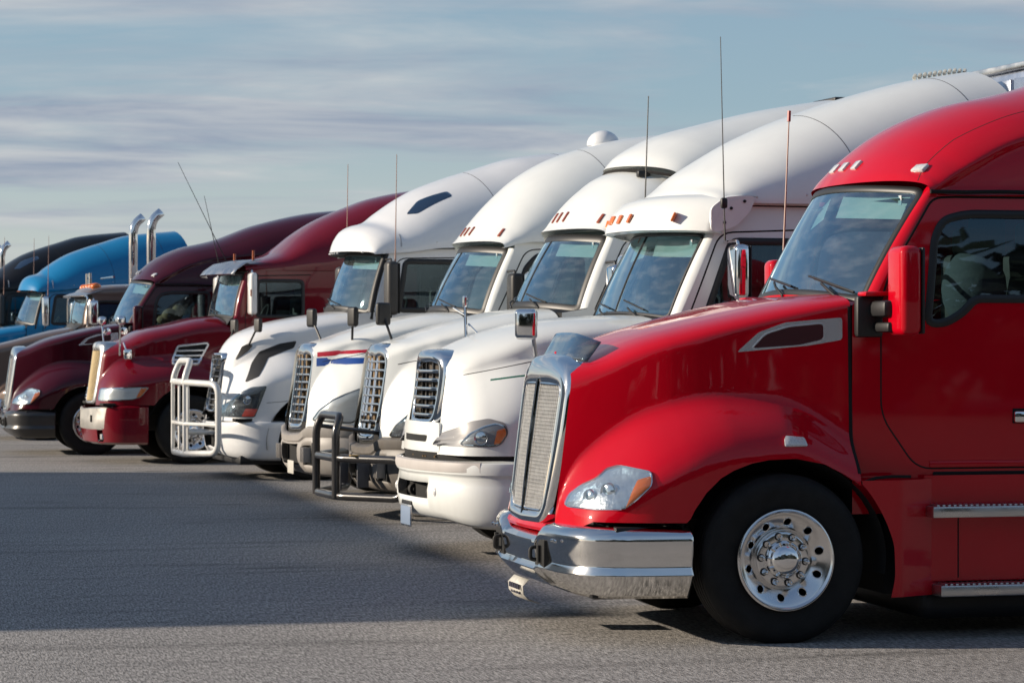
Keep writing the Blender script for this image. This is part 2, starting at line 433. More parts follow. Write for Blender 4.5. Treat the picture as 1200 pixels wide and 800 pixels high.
# ------------------------------------------------------------------ things
def thing(name, label, cat, loc, group=None):
    o = bpy.data.objects.new(name, None); COL.objects.link(o); o.location = loc; o.empty_display_size = .3
    o['label'] = label; o['category'] = cat
    if group: o['group'] = group
    return o

# ---- wheel: built once, copied with its pieces
def build_wheel(parent, c, side, rimmat, plain=False):
    """c = outer face centre; side -1 near, +1 far"""
    R_, w = .507, .28
    root = None
    y = c[1]
    prof = [(.29, .02), (.30, -.005), (.34, -.0), (.40, .012), (.45, .012), (.475, .002), (.49, -.012), (.503, -.03)]
    # tread ribs
    tre = []; x = -.035
    for k in range(5):
        a = -.035-k*.05; tre += [(R_, a), (R_, a-.038), (R_-.014, a-.04), (R_-.014, a-.048)]
    full = prof+tre[:-2]+[(.49, -.275), (.45, -.29), (.34, -.285), (.29, -.26)]
    tp = [(r, d-.03) for r, d in full]
    V, Fc = lathem(tp, (0, 0, 0), 96)
    # sidewall lettering ribs are too small to read: two fine rings instead are part of the profile
    V = [(v[0], v[1]*(1 if side < 0 else -1), v[2]) for v in V]
    V = [(v[0]+c[0], v[1]+c[1], max(v[2]+c[2], -.495)) for v in V]
    ty = mk('tyre', V, Fc, RUBBER, parent)
    # rim: polar sheet with real hand holes
    rr = np.concatenate([np.array([.302, .300, .292, .284]), np.linspace(.280, .175, 30), np.array([.171, .166, .160, .150, .12, .11])])
    def dep(r):
        if r > .299: return .004
        if r > .29: return .010
        if r > .28: return .0
        if r > .1745: return -.004-.065*((.28-r)/.105)**1.25
        return None
    dl = [dep(r) for r in rr]; dl[-6:] = [-.066, -.056, -.050, -.048, -.048, -.048]
    n = 300; P = np.zeros((n, len(rr), 3)); mask = np.ones((n, len(rr)-1), bool)
    for i in range(n):
        a = 2*PI*i/n; P[i, :, 0] = rr*np.cos(a); P[i, :, 1] = -np.array(dl); P[i, :, 2] = rr*np.sin(a)
    hp = []
    if not plain:
        for k in range(10):
            a = 2*PI*(k+.35)/10; hp.append((.226*math.cos(a), .226*math.sin(a)))
        for i in range(n):
            for j in range(len(rr)-1):
                a = 2*PI*(i+.5)/n; r = (rr[j]+rr[j+1])/2; x, z = r*math.cos(a), r*math.sin(a)
                if .18 < r < .27 and min((x-h[0])**2+(z-h[1])**2 for h in hp) < .0245**2: mask[i, j] = False
    sg = 1 if side < 0 else -1
    P[..., 1] *= sg; P = P+np.array([c[0], c[1], c[2]])
    P[..., 1] += .012*(-1 if side < 0 else 1)*(-1)
    rim = gridmesh('rim', P, rimmat, parent, mask, closeu=True)
    if plain: return ty
    def at(r, a, d): return (c[0]+r*math.cos(a), c[1]+sg*(-d+.012), c[2]+r*math.sin(a))
    # rolled edges of the hand holes
    for k, h in enumerate(hp):
        path = [(c[0]+h[0]+.0245*math.cos(q), 0, c[2]+h[1]+.0245*math.sin(q)) for q in np.linspace(0, 2*PI, 21)[:-1]]
        pp = []
        for x, _, z in path:
            r = math.hypot(x-c[0], z-c[2]); d = -.004-.065*((.28-min(r, .28))/.105)**1.25
            pp.append((x, c[1]+sg*(-d+.012), z))
        V, Fc = tubemesh(pp, .0035, 6, True)
        mk('hand_hole_edge', V, Fc, rimmat, rim)
    V, Fc = lathem([(.001, -.10), (.28, -.10), (.285, -.02)], (0, 0, 0), 40)
    V = [(v[0]+c[0], c[1]+sg*(v[1]+.012), v[2]+c[2]) for v in V]; mk('brake_drum', V, Fc, VOID, parent)
    for k in range(10):
        a = 2*PI*(k+.85)/10; q = at(.140, a, 0)
        V, Fc = lathem([(.0175, -.05), (.0175, -.018), (.0145, -.012), (.0125, .004), (.008, .012), (.0005, .014)], (0, 0, 0), 12)
        V = [(v[0]+q[0], c[1]+sg*(v[1]+.012), v[2]+q[2]) for v in V]
        mk('lug_nut', V, Fc, CHROME, rim)
        V, Fc = lathem([(.024, -.06), (.024, -.044), (.017, -.040)], (0, 0, 0), 12)  # added dark ring: shade contrast around the nut put into colour
        V = [(v[0]+q[0], c[1]+sg*(v[1]+.012), v[2]+q[2]) for v in V]
        mk('nut_contrast_ring', V, Fc, CHASSIS, rim)
    V, Fc = lathem([(.113, -.05), (.113, -.035), (.108, -.022), (.1, -.018), (.092, .0), (.075, .022), (.05, .034), (.02, .038), (.0005, .038)], (0, 0, 0), 48)
    V = [(v[0]+c[0], c[1]+sg*(v[1]+.012), v[2]+c[2]) for v in V]; hub = mk('hub_cap', V, Fc, CHROME, rim)
    return ty

def antenna(parent, base, top, mat=None, r=.006, tip=None):
    P = [base, tuple(base[i]+(top[i]-base[i])*.12 for i in range(3)), top]
    a = tube('antenna', P, [r*1.6, r, r*.55], mat or SEAL, parent, 6)
    if tip: tube('antenna_tip', [tuple(top[i]-(top[i]-base[i])*.05 for i in range(3)), top], r*1.5, tip, a, 6)
    return a

class Truck:
    def __init__(s, name, label, X0, Yc, sp, group='semi trucks parked in a row'):
        ph = rad(sp.get('turn', 4.5)); s.root = thing(name, label, 'semi truck', (X0-.5*math.sin(ph), Yc-.5+.5*math.cos(ph), 0), group); s.sp = sp
        s.root.rotation_euler = (0, 0, ph)                       # the trucks stand a few degrees off square
        sp = s.sp
        # hood side surface
        hs, wf, zc = F(sp['hs']), F(sp['wf']), F(sp['zc']); hf, dr = sp.get('hfade', .22), sp.get('drop', .25); lean = sp.get('lean', .04)
        zs = F(sp['zs'])
        def Wh(a, z):
            h = hs(a)+lean*np.clip(zs(a)-z, 0, 2)
            u = np.clip((z-zc(a))/hf, 0, 3); f = wf(a)-dr*u**1.8
            return smax(h, f, sp.get('blend', .07))
        s.Wh = Wh
        rk = F(sp['rake']); fd = sp.get('rakefade', 1.2)
        s.warp = lambda a, w, z: (rk(z))*np.clip(1-(a-0)/fd, 0, 1)**1.5 + sp.get('nosebow', 0)*np.clip(np.abs(w)/.5, 0, 1)**2*np.clip(1-a/.5, 0, 1)
        s.H = lambda a, z, sg=-1: np.array([a+s.warp(a, Wh(a, z), z), sg*Wh(a, z), z])
        # cab side
        bw, tw, zb, zt = sp['cab']
        s.Wc = lambda a, z: bw-(bw-tw)*np.clip((z-zb)/(zt-zb), 0, 1.3)**1.3
        s.C = lambda a, z, sg=-1: np.array([a, sg*s.Wc(a, z), z])
        # windscreen surface u -1..1, v 0..1
        b0, b1, t0, t1 = sp['ws']      # (s,z) bottom centre, bottom side, top centre, top side
        hb, ht = sp['wsw']
        def WS(u, v):
            k = abs(u)**2.0; sb, zb_ = b0[0]+(b1[0]-b0[0])*k, b0[1]+(b1[1]-b0[1])*k
            st, zt_ = t0[0]+(t1[0]-t0[0])*k, t0[1]+(t1[1]-t0[1])*k
            bl = sp.get('wsbulge', .02)*4*v*(1-v)
            return np.array([sb+(st-sb)*v-bl, (hb+(ht-hb)*v)*u, zb_+(zt_-zb_)*v+bl*.3])
        s.WS = WS
        rw, zg = F(sp['roofw']), F(sp['gutter'])
        s.roofW = lambda a, z: rw(a)-sp.get('rooflean', .04)*np.clip(z-zg(a), 0, 2)
        bow = sp['bow']
        s.rwarp = lambda a, w, z: bow*(np.abs(w)/float(rw(a)))**2
        s.rzt, s.rzg, s.rn = F(sp['roof']), zg, F(sp['roofn'])
    def RT(s, a, k):
        """roof surface: a = s station, k = angle from the gutter (0) to the crown (pi/2), near side"""
        zs = float(s.rzg(a)); hw = float(s.roofW(a, zs)); n = float(s.rn(a)); t = float(s.rzt(a))
        c, q = max(math.cos(k), 0), max(math.sin(k), 0)
        w = hw*c**(2/n); return np.array([a+s.rwarp(a, w, 0), -w, zs+(t-zs)*q**(2/n)])
    def roofpt(s, a, w):
        """point of the roof at station a and half width w"""
        zs = float(s.rzg(a)); hw = float(s.roofW(a, zs)); n = float(s.rn(a)); t = float(s.rzt(a))
        k = min(abs(w)/hw, 1); return np.array([a+s.rwarp(a, abs(w), 0), w, zs+(t-zs)*(1-k**n)**(1/n)])
    def hood(s, mat, holes=()):
        sp = s.sp
        ex = [p[0] for p in sp['zlow']]+[p[0]+.004 for p in sp['zlow']]+list(np.linspace(0, .3, 18))
        ex = [e for e in ex if e <= sp['hood_end']]
        s.hd = shell('hood', (0, sp['hood_end']), lambda a: np.interp(a, *zip(*sp['zlow'])), s.sp['zs'], sp['zt'], s.Wh, sp.get('hoodn', 3), mat, s.root, warp=s.warp, nz=34, ntop=20, ns=110, extra=ex, holes=holes, lip=.05)
        return s.hd
    def cab(s, mat, win, seal=SEAL, zr=None, front=None, rear=None, win2=None, glass=SIDEG, sealw=.045):
        sp = s.sp; zr = zr or (.75, float(s.rzg(sp['ws'][3][0]))+.02); b1, t1 = sp['ws'][1], sp['ws'][3]
        fr = front or [(zr[0], sp['hood_end']+.005), (b1[1]-.02, sp['hood_end']+.005), (b1[1], b1[0]+.05), (t1[1], t1[0]+.05), (zr[1]+.1, t1[0]+.08)]
        sfn = lambda z: np.interp(z, *zip(*fr))
        rr = rear or sp['rear']
        win = rounded(win, .07, 5); holes = [win]
        if win2: win2 = rounded(win2, .05, 4); holes.append(win2)
        cb = sheet('cab_side', zr, sfn, rr, s.Wc, mat, s.root, holes)
        # A pillars between windscreen edge and side panels
        parts = []
        for sg in (-1, 1):
            P = []
            for v in np.linspace(-.02, 1.04, 24):
                a = s.WS(sg, v); z = a[2]; f = np.array([sfn(z), sg*s.Wc(0, z), z])
                m = (a+f)/2+np.array([-.012, sg*.02, 0])
                P.append([a+(np.array([.03, -sg*.02, 0])), a, a*.6+m*.4+np.array([-.004, sg*.004, 0]), m, f*.7+m*.3+np.array([0, sg*.004, 0]), f])
            gridmesh('windscreen_pillar', np.array(P), mat, s.root)
        # closing panels: bulkhead, rear wall, floor, cowl
        z0 = zr[0]; zm = b1[1]; he = sp['hood_end']; W = s.Wc(0, z0)-.01
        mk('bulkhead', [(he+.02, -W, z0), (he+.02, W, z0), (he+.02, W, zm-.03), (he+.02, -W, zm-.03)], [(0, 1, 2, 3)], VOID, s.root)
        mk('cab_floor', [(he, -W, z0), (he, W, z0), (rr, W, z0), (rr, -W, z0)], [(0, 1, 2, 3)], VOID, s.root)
        mk('rear_wall', [(rr, -W, z0), (rr, W, z0), (rr, W, zr[1]), (rr, -W, zr[1])], [(0, 1, 2, 3)], mat, s.root)
        # cowl strip under the glass
        U = np.linspace(-1, 1, 41); P = []
        for u in U:
            a = s.WS(u, 0); P.append([a+np.array([.05, 0, -.02]), a+np.array([-.035, 0, -.012]), (he-.06+0*a[0], a[1], a[2]-.10)])
        gridmesh('cowl', np.array(P), mat if sp.get('cowlbody') else BLACK, s.root)
        for sg in (-1, 1):
            S = lambda a, b, sg=sg: s.C(a, b, sg)
            fl = 1 if sg < 0 else -1
            g = patch('side_window', win, S, -.012, glass, s.root, flip=fl, rings=4, step=.08)
            ribbon('window_seal', win, S, sealw, .012, seal, g, flip=fl, closed=True, step=.03)
            if win2:
                g = patch('side_window', win2, S, -.012, glass, s.root, flip=fl, rings=4, step=.08)
                ribbon('window_seal', win2, S, sealw, .012, seal, g, flip=fl, closed=True, step=.03)
        s.win = win
        return cb
    def windscreen(s, split=False, seal=SEAL, sealw=.05, glass=GLASS, both=True):
        U = np.linspace(-1, 1, 41); Vv = np.linspace(0, 1, 16)
        P = np.array([[s.WS(u, v) for v in Vv] for u in U])
        g = gridmesh('windscreen', P, glass, s.root)
        ol = rounded([(-1, .0), (1, .0), (1, 1), (-1, 1)], .08, 6)
        ribbon('windscreen_seal', ol, s.WS, sealw, .012, seal, g, flip=-1, closed=True, step=.05)
        if split: ribbon('windscreen_divider', [(0, 0), (0, 1)], s.WS, .022, .008, seal, g, flip=-1, step=.1)
        return g
    def wipers(s, us=((-.25, .10, .42), (.45, .10, 1.05))):
        for u0, v0, u1 in us:
            if u1 > 1: u1 = .98
            a = s.WS(u0, -.03)+np.array([-.03, 0, 0]); b = s.WS((u0+u1)/2*.98+.02, v0*.9)+np.array([-.035, 0, .01])
            w = tube('wiper', [a, a*.5+b*.5+np.array([-.02, 0, .015]), b], .009, BLACK, s.root, 6)
            uu = [u0-.08+(u1-u0+.1)*t for t in np.linspace(0, 1, 9)]
            tube('wiper_blade', [s.WS(max(-.99, min(.99, u)), .055+.10*t)+np.array([-.022, 0, .004]) for u, t in zip(uu, np.linspace(0, 1, 9))], .008, SEAL, w, 6)
    def roof(s, mat, s1=None, s0=None, name='roof_fairing'):
        sp = s.sp; s0 = sp['roof'][0][0] if s0 is None else s0; s1 = s1 or sp['rear']
        return shell(name, (s0, s1), s.rzg, lambda a: s.rzg(a)+.004, s.rzt, s.roofW, s.rn, mat, s.root, warp=s.rwarp, nz=3, ntop=36, ns=90, lip=.04, extra=list(np.linspace(s0, s0+.3, 12)))
    def interior(s, seat=INT_G, back=INT_G, visor=INT_L, curtain=None):
        sp = s.sp; b0, b1, t0, t1 = sp['ws']; rr = sp['rear']; r = s.root; zf = b1[1]
        W = s.Wc(0, zf)-.05
        box('dashboard', ((b1[0]+.20), 0, zf-.17), (.5, 2*W-.1, .24), INT_D, r, .05)
        sw = b1[0]+.55
        V, Fc = tubemesh([(sw+.08*math.sin(q), .45*-1+.22*math.cos(q)*-1, zf+.0+.2*math.sin(q)) for q in np.linspace(0, 2*PI, 25)[:-1]], .016, 8, True)
        mk('steering_wheel', V, Fc, INT_D, r)
        for sg in (-1, 1):
            st = box('seat', (b1[0]+1.05, sg*.5, zf-.42), (.52, .5, .14), seat, r, .05)
            box('seat_back', (b1[0]+1.3, sg*.5, zf-.02), (.15, .48, .72), seat, st, .06, seg=3)
            box('head_rest', (b1[0]+1.32, sg*.5, zf+.42), (.1, .28, .18), seat, st, .04, seg=3)
            mk('sun_visor', [s.WS(sg*.12, .97)+np.array([.06, 0, -.02]), s.WS(sg*.85, .97)+np.array([.06, 0, -.02]), s.WS(sg*.85, .72)+np.array([.10, 0, 0]), s.WS(sg*.12, .72)+np.array([.10, 0, 0])], [(0, 1, 2, 3)], visor, r)
        xb = min(b1[0]+1.55, rr-.05)
        cu = [(xb, -W, zf-.9), (xb, -W*.45, zf-.9), (xb, -W*.45, zf+.72), (xb, -W, zf+.72)]
        for sg in (-1, 1):     # sleeper curtains hang in folds
            P = np.zeros((24, 8, 3))
            for i in range(24):
                for j in range(8): P[i, j] = (xb+.03*math.sin(i*1.3), sg*(W-.02-(W*.6)*i/23), zf-.9+1.6*j/7)
            gridmesh('sleeper_curtain', P, curtain or back, r)
        for k in range(3):        # papers and a cap lying on the dashboard
            w = rnd.uniform(-.7, .5); a = s.WS(w/.95, .04)
            P = np.array([[(a[0]+.10+.05*i, w+.05*j, zf-.045+.018*rnd.random()) for j in range(5)] for i in range(4)])
            gridmesh('paper', P, (CLOTH, simple('yellow paper', (.55, .5, .12), .8), simple('green cloth', (.12, .25, .18), .9))[k % 3], r, smooth=False)
        q = s.WS(-.86, .90); box('sticker', (q[0]+.012, q[1], q[2]), (.004, .05, .06), CLOTH, r, 0)
        zt = float(s.rzg(t1[0]))-.01
        mk('headliner', [(t0[0]+.12, -W*.8, zt), (t0[0]+.12, W*.8, zt), (rr, W, zt), (rr, -W, zt)], [(0, 1, 2, 3)], INT_L, r)
    def gaps(s):
        'shut lines and fasteners that break up the big panels'
        r = s.root; he = s.sp['hood_end']; zs = float(F(s.sp['zs'])(he-.03)); H = lambda a, b: s.H(a, b); RS = lambda a, b: s.RT(a, b)
        ribbon('panel_gap', [(he-.015, 1.05), (he-.015, zs)], H, .012, .002, SEAM, r)
        for st in (3.45, 4.7):
            if st < s.sp['rear']-.3: ribbon('roof_gap', [(st, .08), (st, .5), (st, 1.0), (st, 1.5)], RS, .007, .0015, SEAM, r)
        z = 1.22; ribbon('latch', [(he-.10, z), (he-.10, z+.07)], H, .035, .012, BLACK, r)
        for k in range(5): p = s.RT(2.5+.45*k, .10); box('rivet', tuple(p), (.018, .010, .018), ALU, r, .004)
    def wheels(s, cs, rim=POLISH, far=True):
        if not hasattr(s, 'wh'): s.wh = []
        for x in cs:
            for sg in ((-1, 1) if far else (-1,)):
                w = bpy.data.objects.new('wheel', None); COL.objects.link(w); w.parent = s.root; w.location = (x, sg*1.235, .497)
                build_wheel(w, (0, 0, 0), sg, rim)
    def under(s, s0=.55, zb=.42, arch=1.47, tank=True):
        sp = s.sp; r = s.root
        box('chassis', ((s0+sp['rear']+1)/2, 0, .72), (sp['rear']+1-s0, .86, .5), CHASSIS, r, .02)
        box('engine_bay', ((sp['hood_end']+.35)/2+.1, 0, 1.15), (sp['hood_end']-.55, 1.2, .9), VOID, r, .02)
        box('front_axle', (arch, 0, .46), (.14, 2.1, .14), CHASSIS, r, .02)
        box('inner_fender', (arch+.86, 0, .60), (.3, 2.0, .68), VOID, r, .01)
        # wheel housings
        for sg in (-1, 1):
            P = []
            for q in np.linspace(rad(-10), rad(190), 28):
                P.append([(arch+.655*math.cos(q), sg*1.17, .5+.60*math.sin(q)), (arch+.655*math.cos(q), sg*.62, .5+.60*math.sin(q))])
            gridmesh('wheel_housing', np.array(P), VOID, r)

# ------------------------------------------------------------------ the ground
def ground():
    m, t, b = newmat('asphalt')
    tcn = t.nodes.new('ShaderNodeTexCoord'); L = t.links.new
    def noise(sc, det=4, rough=.5, scale=None, dist=0):
        n = t.nodes.new('ShaderNodeTexNoise'); n.inputs['Scale'].default_value = sc; n.inputs['Detail'].default_value = det; n.inputs['Roughness'].default_value = rough; n.inputs['Distortion'].default_value = dist
        if scale:
            mpn = t.nodes.new('ShaderNodeMapping'); mpn.inputs['Scale'].default_value = scale; L(tcn.outputs['Object'], mpn.inputs[0]); L(mpn.outputs[0], n.inputs[0])
        else: L(tcn.outputs['Object'], n.inputs[0])
        return n.outputs[0]
    def mrange(x, a, b_, c, d):
        n = t.nodes.new('ShaderNodeMapRange'); n.inputs[1].default_value = a; n.inputs[2].default_value = b_; n.inputs[3].default_value = c; n.inputs[4].default_value = d; L(x, n.inputs[0]); return n.outputs[0]
    def mul(a, b_):
        n = t.nodes.new('ShaderNodeMath'); n.operation = 'MULTIPLY'; L(a, n.inputs[0]); L(b_, n.inputs[1]); return n.outputs[0]
    grain = mrange(noise(80, 3, .7, (1, .13, 1)), .36, .64, .35, 1.65)
    grain2 = mrange(noise(28, 4, .65, (1, .2, 1)), .3, .7, .78, 1.22)
    patchy = mrange(noise(.35, 5, .6, (1, .7, 1)), .3, .7, .88, 1.12)
    streak = mrange(noise(1.1, 4, .6, (.22, 1.6, 1), .6), .28, .46, .58, 1.0)
    oil = mrange(noise(.8, 3, .5, (.6, 1.5, 1)), .25, .36, .55, 1.0)
    v = mul(mul(mul(grain, grain2), mul(patchy, streak)), oil)
    mx = t.nodes.new('ShaderNodeMix'); mx.data_type = 'RGBA'; mx.blend_type = 'MULTIPLY'; mx.inputs[0].default_value = 1
    mx.inputs[6].default_value = (.265, .25, .235, 1)
    cb = t.nodes.new('ShaderNodeCombineColor'); L(v, cb.inputs[0]); L(v, cb.inputs[1]); L(v, cb.inputs[2]); L(cb.outputs[0], mx.inputs[7])
    L(mx.outputs[2], b.inputs['Base Color'])
    b.inputs['Roughness'].default_value = .82
    bp = t.nodes.new('ShaderNodeBump'); bp.inputs['Strength'].default_value = .9; bp.inputs['Distance'].default_value = .008
    L(noise(105, 2, .55), bp.inputs['Height']); L(bp.outputs[0], b.inputs['Normal'])
    o = mk('ground', [(-1500, -1500, 0), (1500, -1500, 0), (1500, 1500, 0), (-1500, 1500, 0)], [(0, 1, 2, 3)], m, None, smooth=False)
    o['kind'] = 'structure'
ground()

# unseen trees added behind the camera: they darken reflections and block low sky light
def added_trees():
    V = []; Fc = []; r = random.Random(3)
    for k in range(26000):
        x = r.uniform(-90, 130); d = r.uniform(0, 9); top = 14+2.5*math.sin(x*.21)+1.8*math.sin(x*.53+1)+r.uniform(-1, 1)
        z = r.uniform(.2, top); y = -27-d-2*math.sin(x*.11); q = r.uniform(.3, .7)
        a = r.uniform(0, PI); b = r.uniform(-.9, .9); u = np.array([math.cos(a), math.sin(a), 0])*q; v = np.array([-math.sin(a)*math.sin(b), math.cos(a)*math.sin(b), math.cos(b)])*q
        c = np.array([x, y, z]); i = len(V); V += [c-u-v, c+u-v*.6, c+u*.7+v, c-u*.5+v*.8]; Fc.append((i, i+1, i+2, i+3))
    o = mk('added_trees', V, Fc, simple('dark foliage', (.022, .03, .016), .9, noise=.5, nscale=1), None, smooth=False); o['kind'] = 'stuff'
    o['label'] = 'dark line of trees added behind the viewer to darken reflections and sky fill'
added_trees()
# low warehouse left of the picture; it throws the long shadow across the empty lane
def warehouse():
    t = thing('warehouse', 'long pale warehouse outside the left edge, shading the empty lane', 'warehouse', (-18, 30.7, 0))
    wm = simple('pale ribbed cladding', (.42, .41, .38), .6, noise=.15, nscale=1); H = 6.1; hx, hy = 5.0, 9.5
    box('wall', (0, 0, H/2), (2*hx, 2*hy, H), wm, t, .02)
    box('roof', (0, 0, H+.06), (2*hx+.3, 2*hy+.3, .12), simple('grey roof sheet', (.2, .2, .2), .6), t, .02)
    for k in range(5):
        y = -8+4*k; f = box('dock_door', (hx+.03, y, 1.9), (.06, 2.6, 2.8), simple('dock door grey', (.25, .26, .27), .5), t, .01)
        for j in range(7): box('panel', (hx+.07, y, .75+.4*j), (.02, 2.5, .37), simple('dock door grey', (.25, .26, .27), .5), f, .004)
warehouse()

# ================================================================== the red truck in front
KW = dict(turn=.6,
    hood_end=1.95,
    zt=[(0, 1.66), (.29, 1.70), (.76, 1.83), (1.21, 1.95), (1.78, 2.07), (1.95, 2.09)],
    zs=[(0, 1.48), (.29, 1.54), (.76, 1.68), (1.21, 1.81), (1.95, 1.99)],
    hs=[(0, .555), (.3, .635), (.6, .72), (1.1, .87), (1.95, 1.03)],
    wf=[(0, .56), (.03, .68), (.09, .84), (.2, .98), (.4, 1.09), (.7, 1.18), (1.0, 1.215), (1.95, 1.215)],
    hfade=.30, blend=.10, zc=[(0, .62), (.25, .72), (.46, .82), (.8, .97), (1.2, 1.09), (1.5, 1.11), (1.95, .93)],
    zlow=[(0, .66), (.1, .68), (.2, .725), (.86, .725), (.885, .75), (.91, .80), (.98, .90), (1.07, .985), (1.15, 1.03), (1.26, 1.07), (1.37, 1.09), (1.54, 1.095), (1.72, 1.06), (1.84, 1.00), (1.95, .93)],
    rake=[(.6, .21), (1.7, .355)], rakefade=.9, hoodn=3.2, lean=.03,
    cab=(1.05, .985, 2.0, 2.7),
    ws=((1.89, 2.10), (2.05, 2.04), (2.21, 2.76), (2.47, 2.71)), wsw=(.97, .92),
    roof=[(2.21, 2.79), (2.25, 2.845), (2.29, 2.89), (2.40, 3.0), (2.57, 3.13), (2.78, 3.24), (3.01, 3.325), (3.28, 3.385), (3.5, 3.44), (4.2, 3.70), (5.2, 3.92), (5.6, 3.96)],
    gutter=[(2.21, 2.675), (3.0, 2.69), (5.6, 2.69)], roofw=[(2.21, 1.0), (2.6, 1.03), (5.6, 1.06)], roofn=[(2.21, 4.2), (2.29, 3.0), (2.49, 2.4), (3.2, 2.5), (5.6, 2.8)], bow=.27, rear=5.6, cowlbody=True)

def kenworth(label, X0, Yc, paint, chrome_bumper=True, hero=True):
    T = Truck('semi_truck', label, X0, Yc, KW); r = T.root
    T.hood(paint); T.cab(paint, [(2.44, 1.90), (2.56, 1.90), (2.68, 1.97), (2.75, 2.05), (3.35, 2.05), (3.35, 2.57), (2.72, 2.57), (2.56, 2.53), (2.50, 2.42)], sealw=.05)
    T.windscreen(); T.wipers(((-.1, .1, .35), (-.85, .1, -.4))); rf = T.roof(paint)
    brow = F([(2.2, 2.60), (2.5, 2.71), (2.62, 2.80), (2.8, 2.90), (3.07, 3.03), (3.5, 3.14), (5.6, 3.24)])   # the flank is set in below a brow
    for v in rf.data.vertices:
        if abs(v.co.y) > .4:
            d = min(1, max(0, (float(brow(v.co.x))-v.co.z)/.07)); d = d*d*(3-2*d); v.co.y *= 1-.05*d*min(1, max(0, (v.co.z-2.69)/.05+.2))
    rf.data.update(); T.interior(); T.under(arch=1.47); T.wheels([1.47])
    fl = 1
    H = lambda a, b: T.H(a, b); C = lambda a, b: T.C(a, b)
    # ---- seams of the hood, cowl, door
    ribbon('panel_gap', [(1.945, 1.0), (1.945, 2.0)], H, .022, .003, SEAM, r)
    ribbon('door_gap', rounded([(2.14, 2.03), (2.14, 1.34), (2.37, 1.02), (3.6, 1.02)], .1, 6, False), C, .010, .002, SEAM, r)
    ribbon('door_gap', rounded([(2.14, 2.03), (2.20, 2.2), (2.50, 2.665), (2.62, 2.672), (3.6, 2.675)], .06, 6, False), C, .014, .003, SEAM, r)
    ribbon('door_gap', [(3.55, 1.02), (3.55, 2.66)], C, .010, .002, SEAM, r)
    # roof cap seam and gutter
    RS = lambda a, b: T.RT(a, b)
    ribbon('roof_gap', [(2.22, .62), (2.36, .72), (2.6, .82), (3.1, .9), (4.2, .95)], RS, .007, .0015, SEAM, r)
    # raised brow running up the side of the roof
    gut = [T.roofpt(a, -float(T.roofW(a, 2.69)))+np.array([0, -.008, 0]) for a in np.linspace(2.21, 5.4, 30)]
    tube('rain_gutter', gut, .014, SEAM, r, 6)
    # ---- front skirt behind the wheel, steps, lower panels
    Wl = lambda a, z: 1.215-.14*np.clip((a-2.2)/.3, 0, 1)
    arch = [(.26, 2.14), (.40, 2.165), (.55, 2.16), (.67, 2.125), (.80, 2.06), (.90, 1.99), (.94, 1.955)]
    sk = sheet('fender_skirt', (.26, .96), arch, lambda z: 2.55+0*z, Wl, paint, r)
    ribbon('skirt_gap', [(1.955, .945), (2.05, .975), (2.15, .982), (2.27, .98)], lambda a, z: np.array([a, -1.14 if a > 2.3 else -1.205, z]), .018, .003, SEAM, r)
    Wp = lambda a, z: 1.10
    sheet('side_skirt', (.34, .98), lambda z: 2.40+0*z, lambda z: 5.4+0*z, Wp, paint, r, step=.1)
    ribbon('panel_gap', [(2.62, .36), (2.62, .72)], lambda a, z: np.array([a, -1.101, z]), .008, .002, SEAM, r)
    box('door_sill', (3.95, 0, .975), (2.95, 2.125, .05), SEAM, r, .01)
    box('door_sill_trim', (3.95, 0, 1.045), (3.0, 2.125, .045), paint, r, .015)
    for zt_, x0 in ((.80, 2.40), (.325, 2.45)):
        for sg in (-1, 1):
            st = box('step', ((x0+5.2)/2, sg*1.165, zt_-.035), (5.2-x0, .15, .068), ALU, r, .008)
            if hero:
                ps = [boxm((x0+.04+.036*k, sg*1.17, zt_+.004), (.018, .12, .012), .004, 1) for k in range(20 if sg < 0 else 4)]
                mk('step_tread', *join(ps), ALU, st)['kind'] = 'stuff'
    V, Fc = lathem([(.001, 0), (.24, 0), (.26, .01), (.26, 1.0), (.24, 1.01), (.001, 1.01)], (0, 0, 0), 40)
    box('lower_fairing', (3.9, 0, .20), (3.0, 2.1, .20), BLACK, r, .08, seg=4)
    # ---- door handle
    hb = box('door_handle', (3.13, -1.07, 1.33), (.26, .03, .07), CHROME, r, .014)
    box('handle_recess', (3.13, -1.052, 1.335), (.26, .012, .09), SEAM, r, .004)
    # ---- hood side vent: chrome frame round a dark opening
    vo = [(1.27, 1.725), (1.40, 1.845), (1.56, 1.905), (1.90, 1.935), (1.90, 1.80), (1.70, 1.765)]
    vi = [(1.355, 1.745), (1.44, 1.835), (1.58, 1.88), (1.79, 1.90), (1.79, 1.80), (1.64, 1.765)]
    patch('hood_vent', rounded(vo, .02), H, .008, VENTC, r, edge=.012, rings=6)
    patch('vent_opening', rounded(vi, .03), H, .011, simple('vent dark red', (.05, .003, .006), .4), r, rings=4)
    ribbon('vent_rim', rounded(vi, .03), H, .012, .012, VENTC, r, closed=True)
    # ---- fender marker lamp
    mkr = patch('fender_marker', rounded([(1.47, 1.165), (1.475, 1.21), (1.485, 1.225), (1.60, 1.215), (1.615, 1.165)], .012), H, .012, CLEARL, r, dome=.006, edge=.014, rings=3, step=.02)
    # ---- headlamp
    ho = [(.05, .80), (.08, .87), (.16, .93), (.26, .97), (.345, 1.03), (.43, 1.05), (.63, 1.02), (.62, .945), (.51, .86), (.42, .805), (.22, .795)]
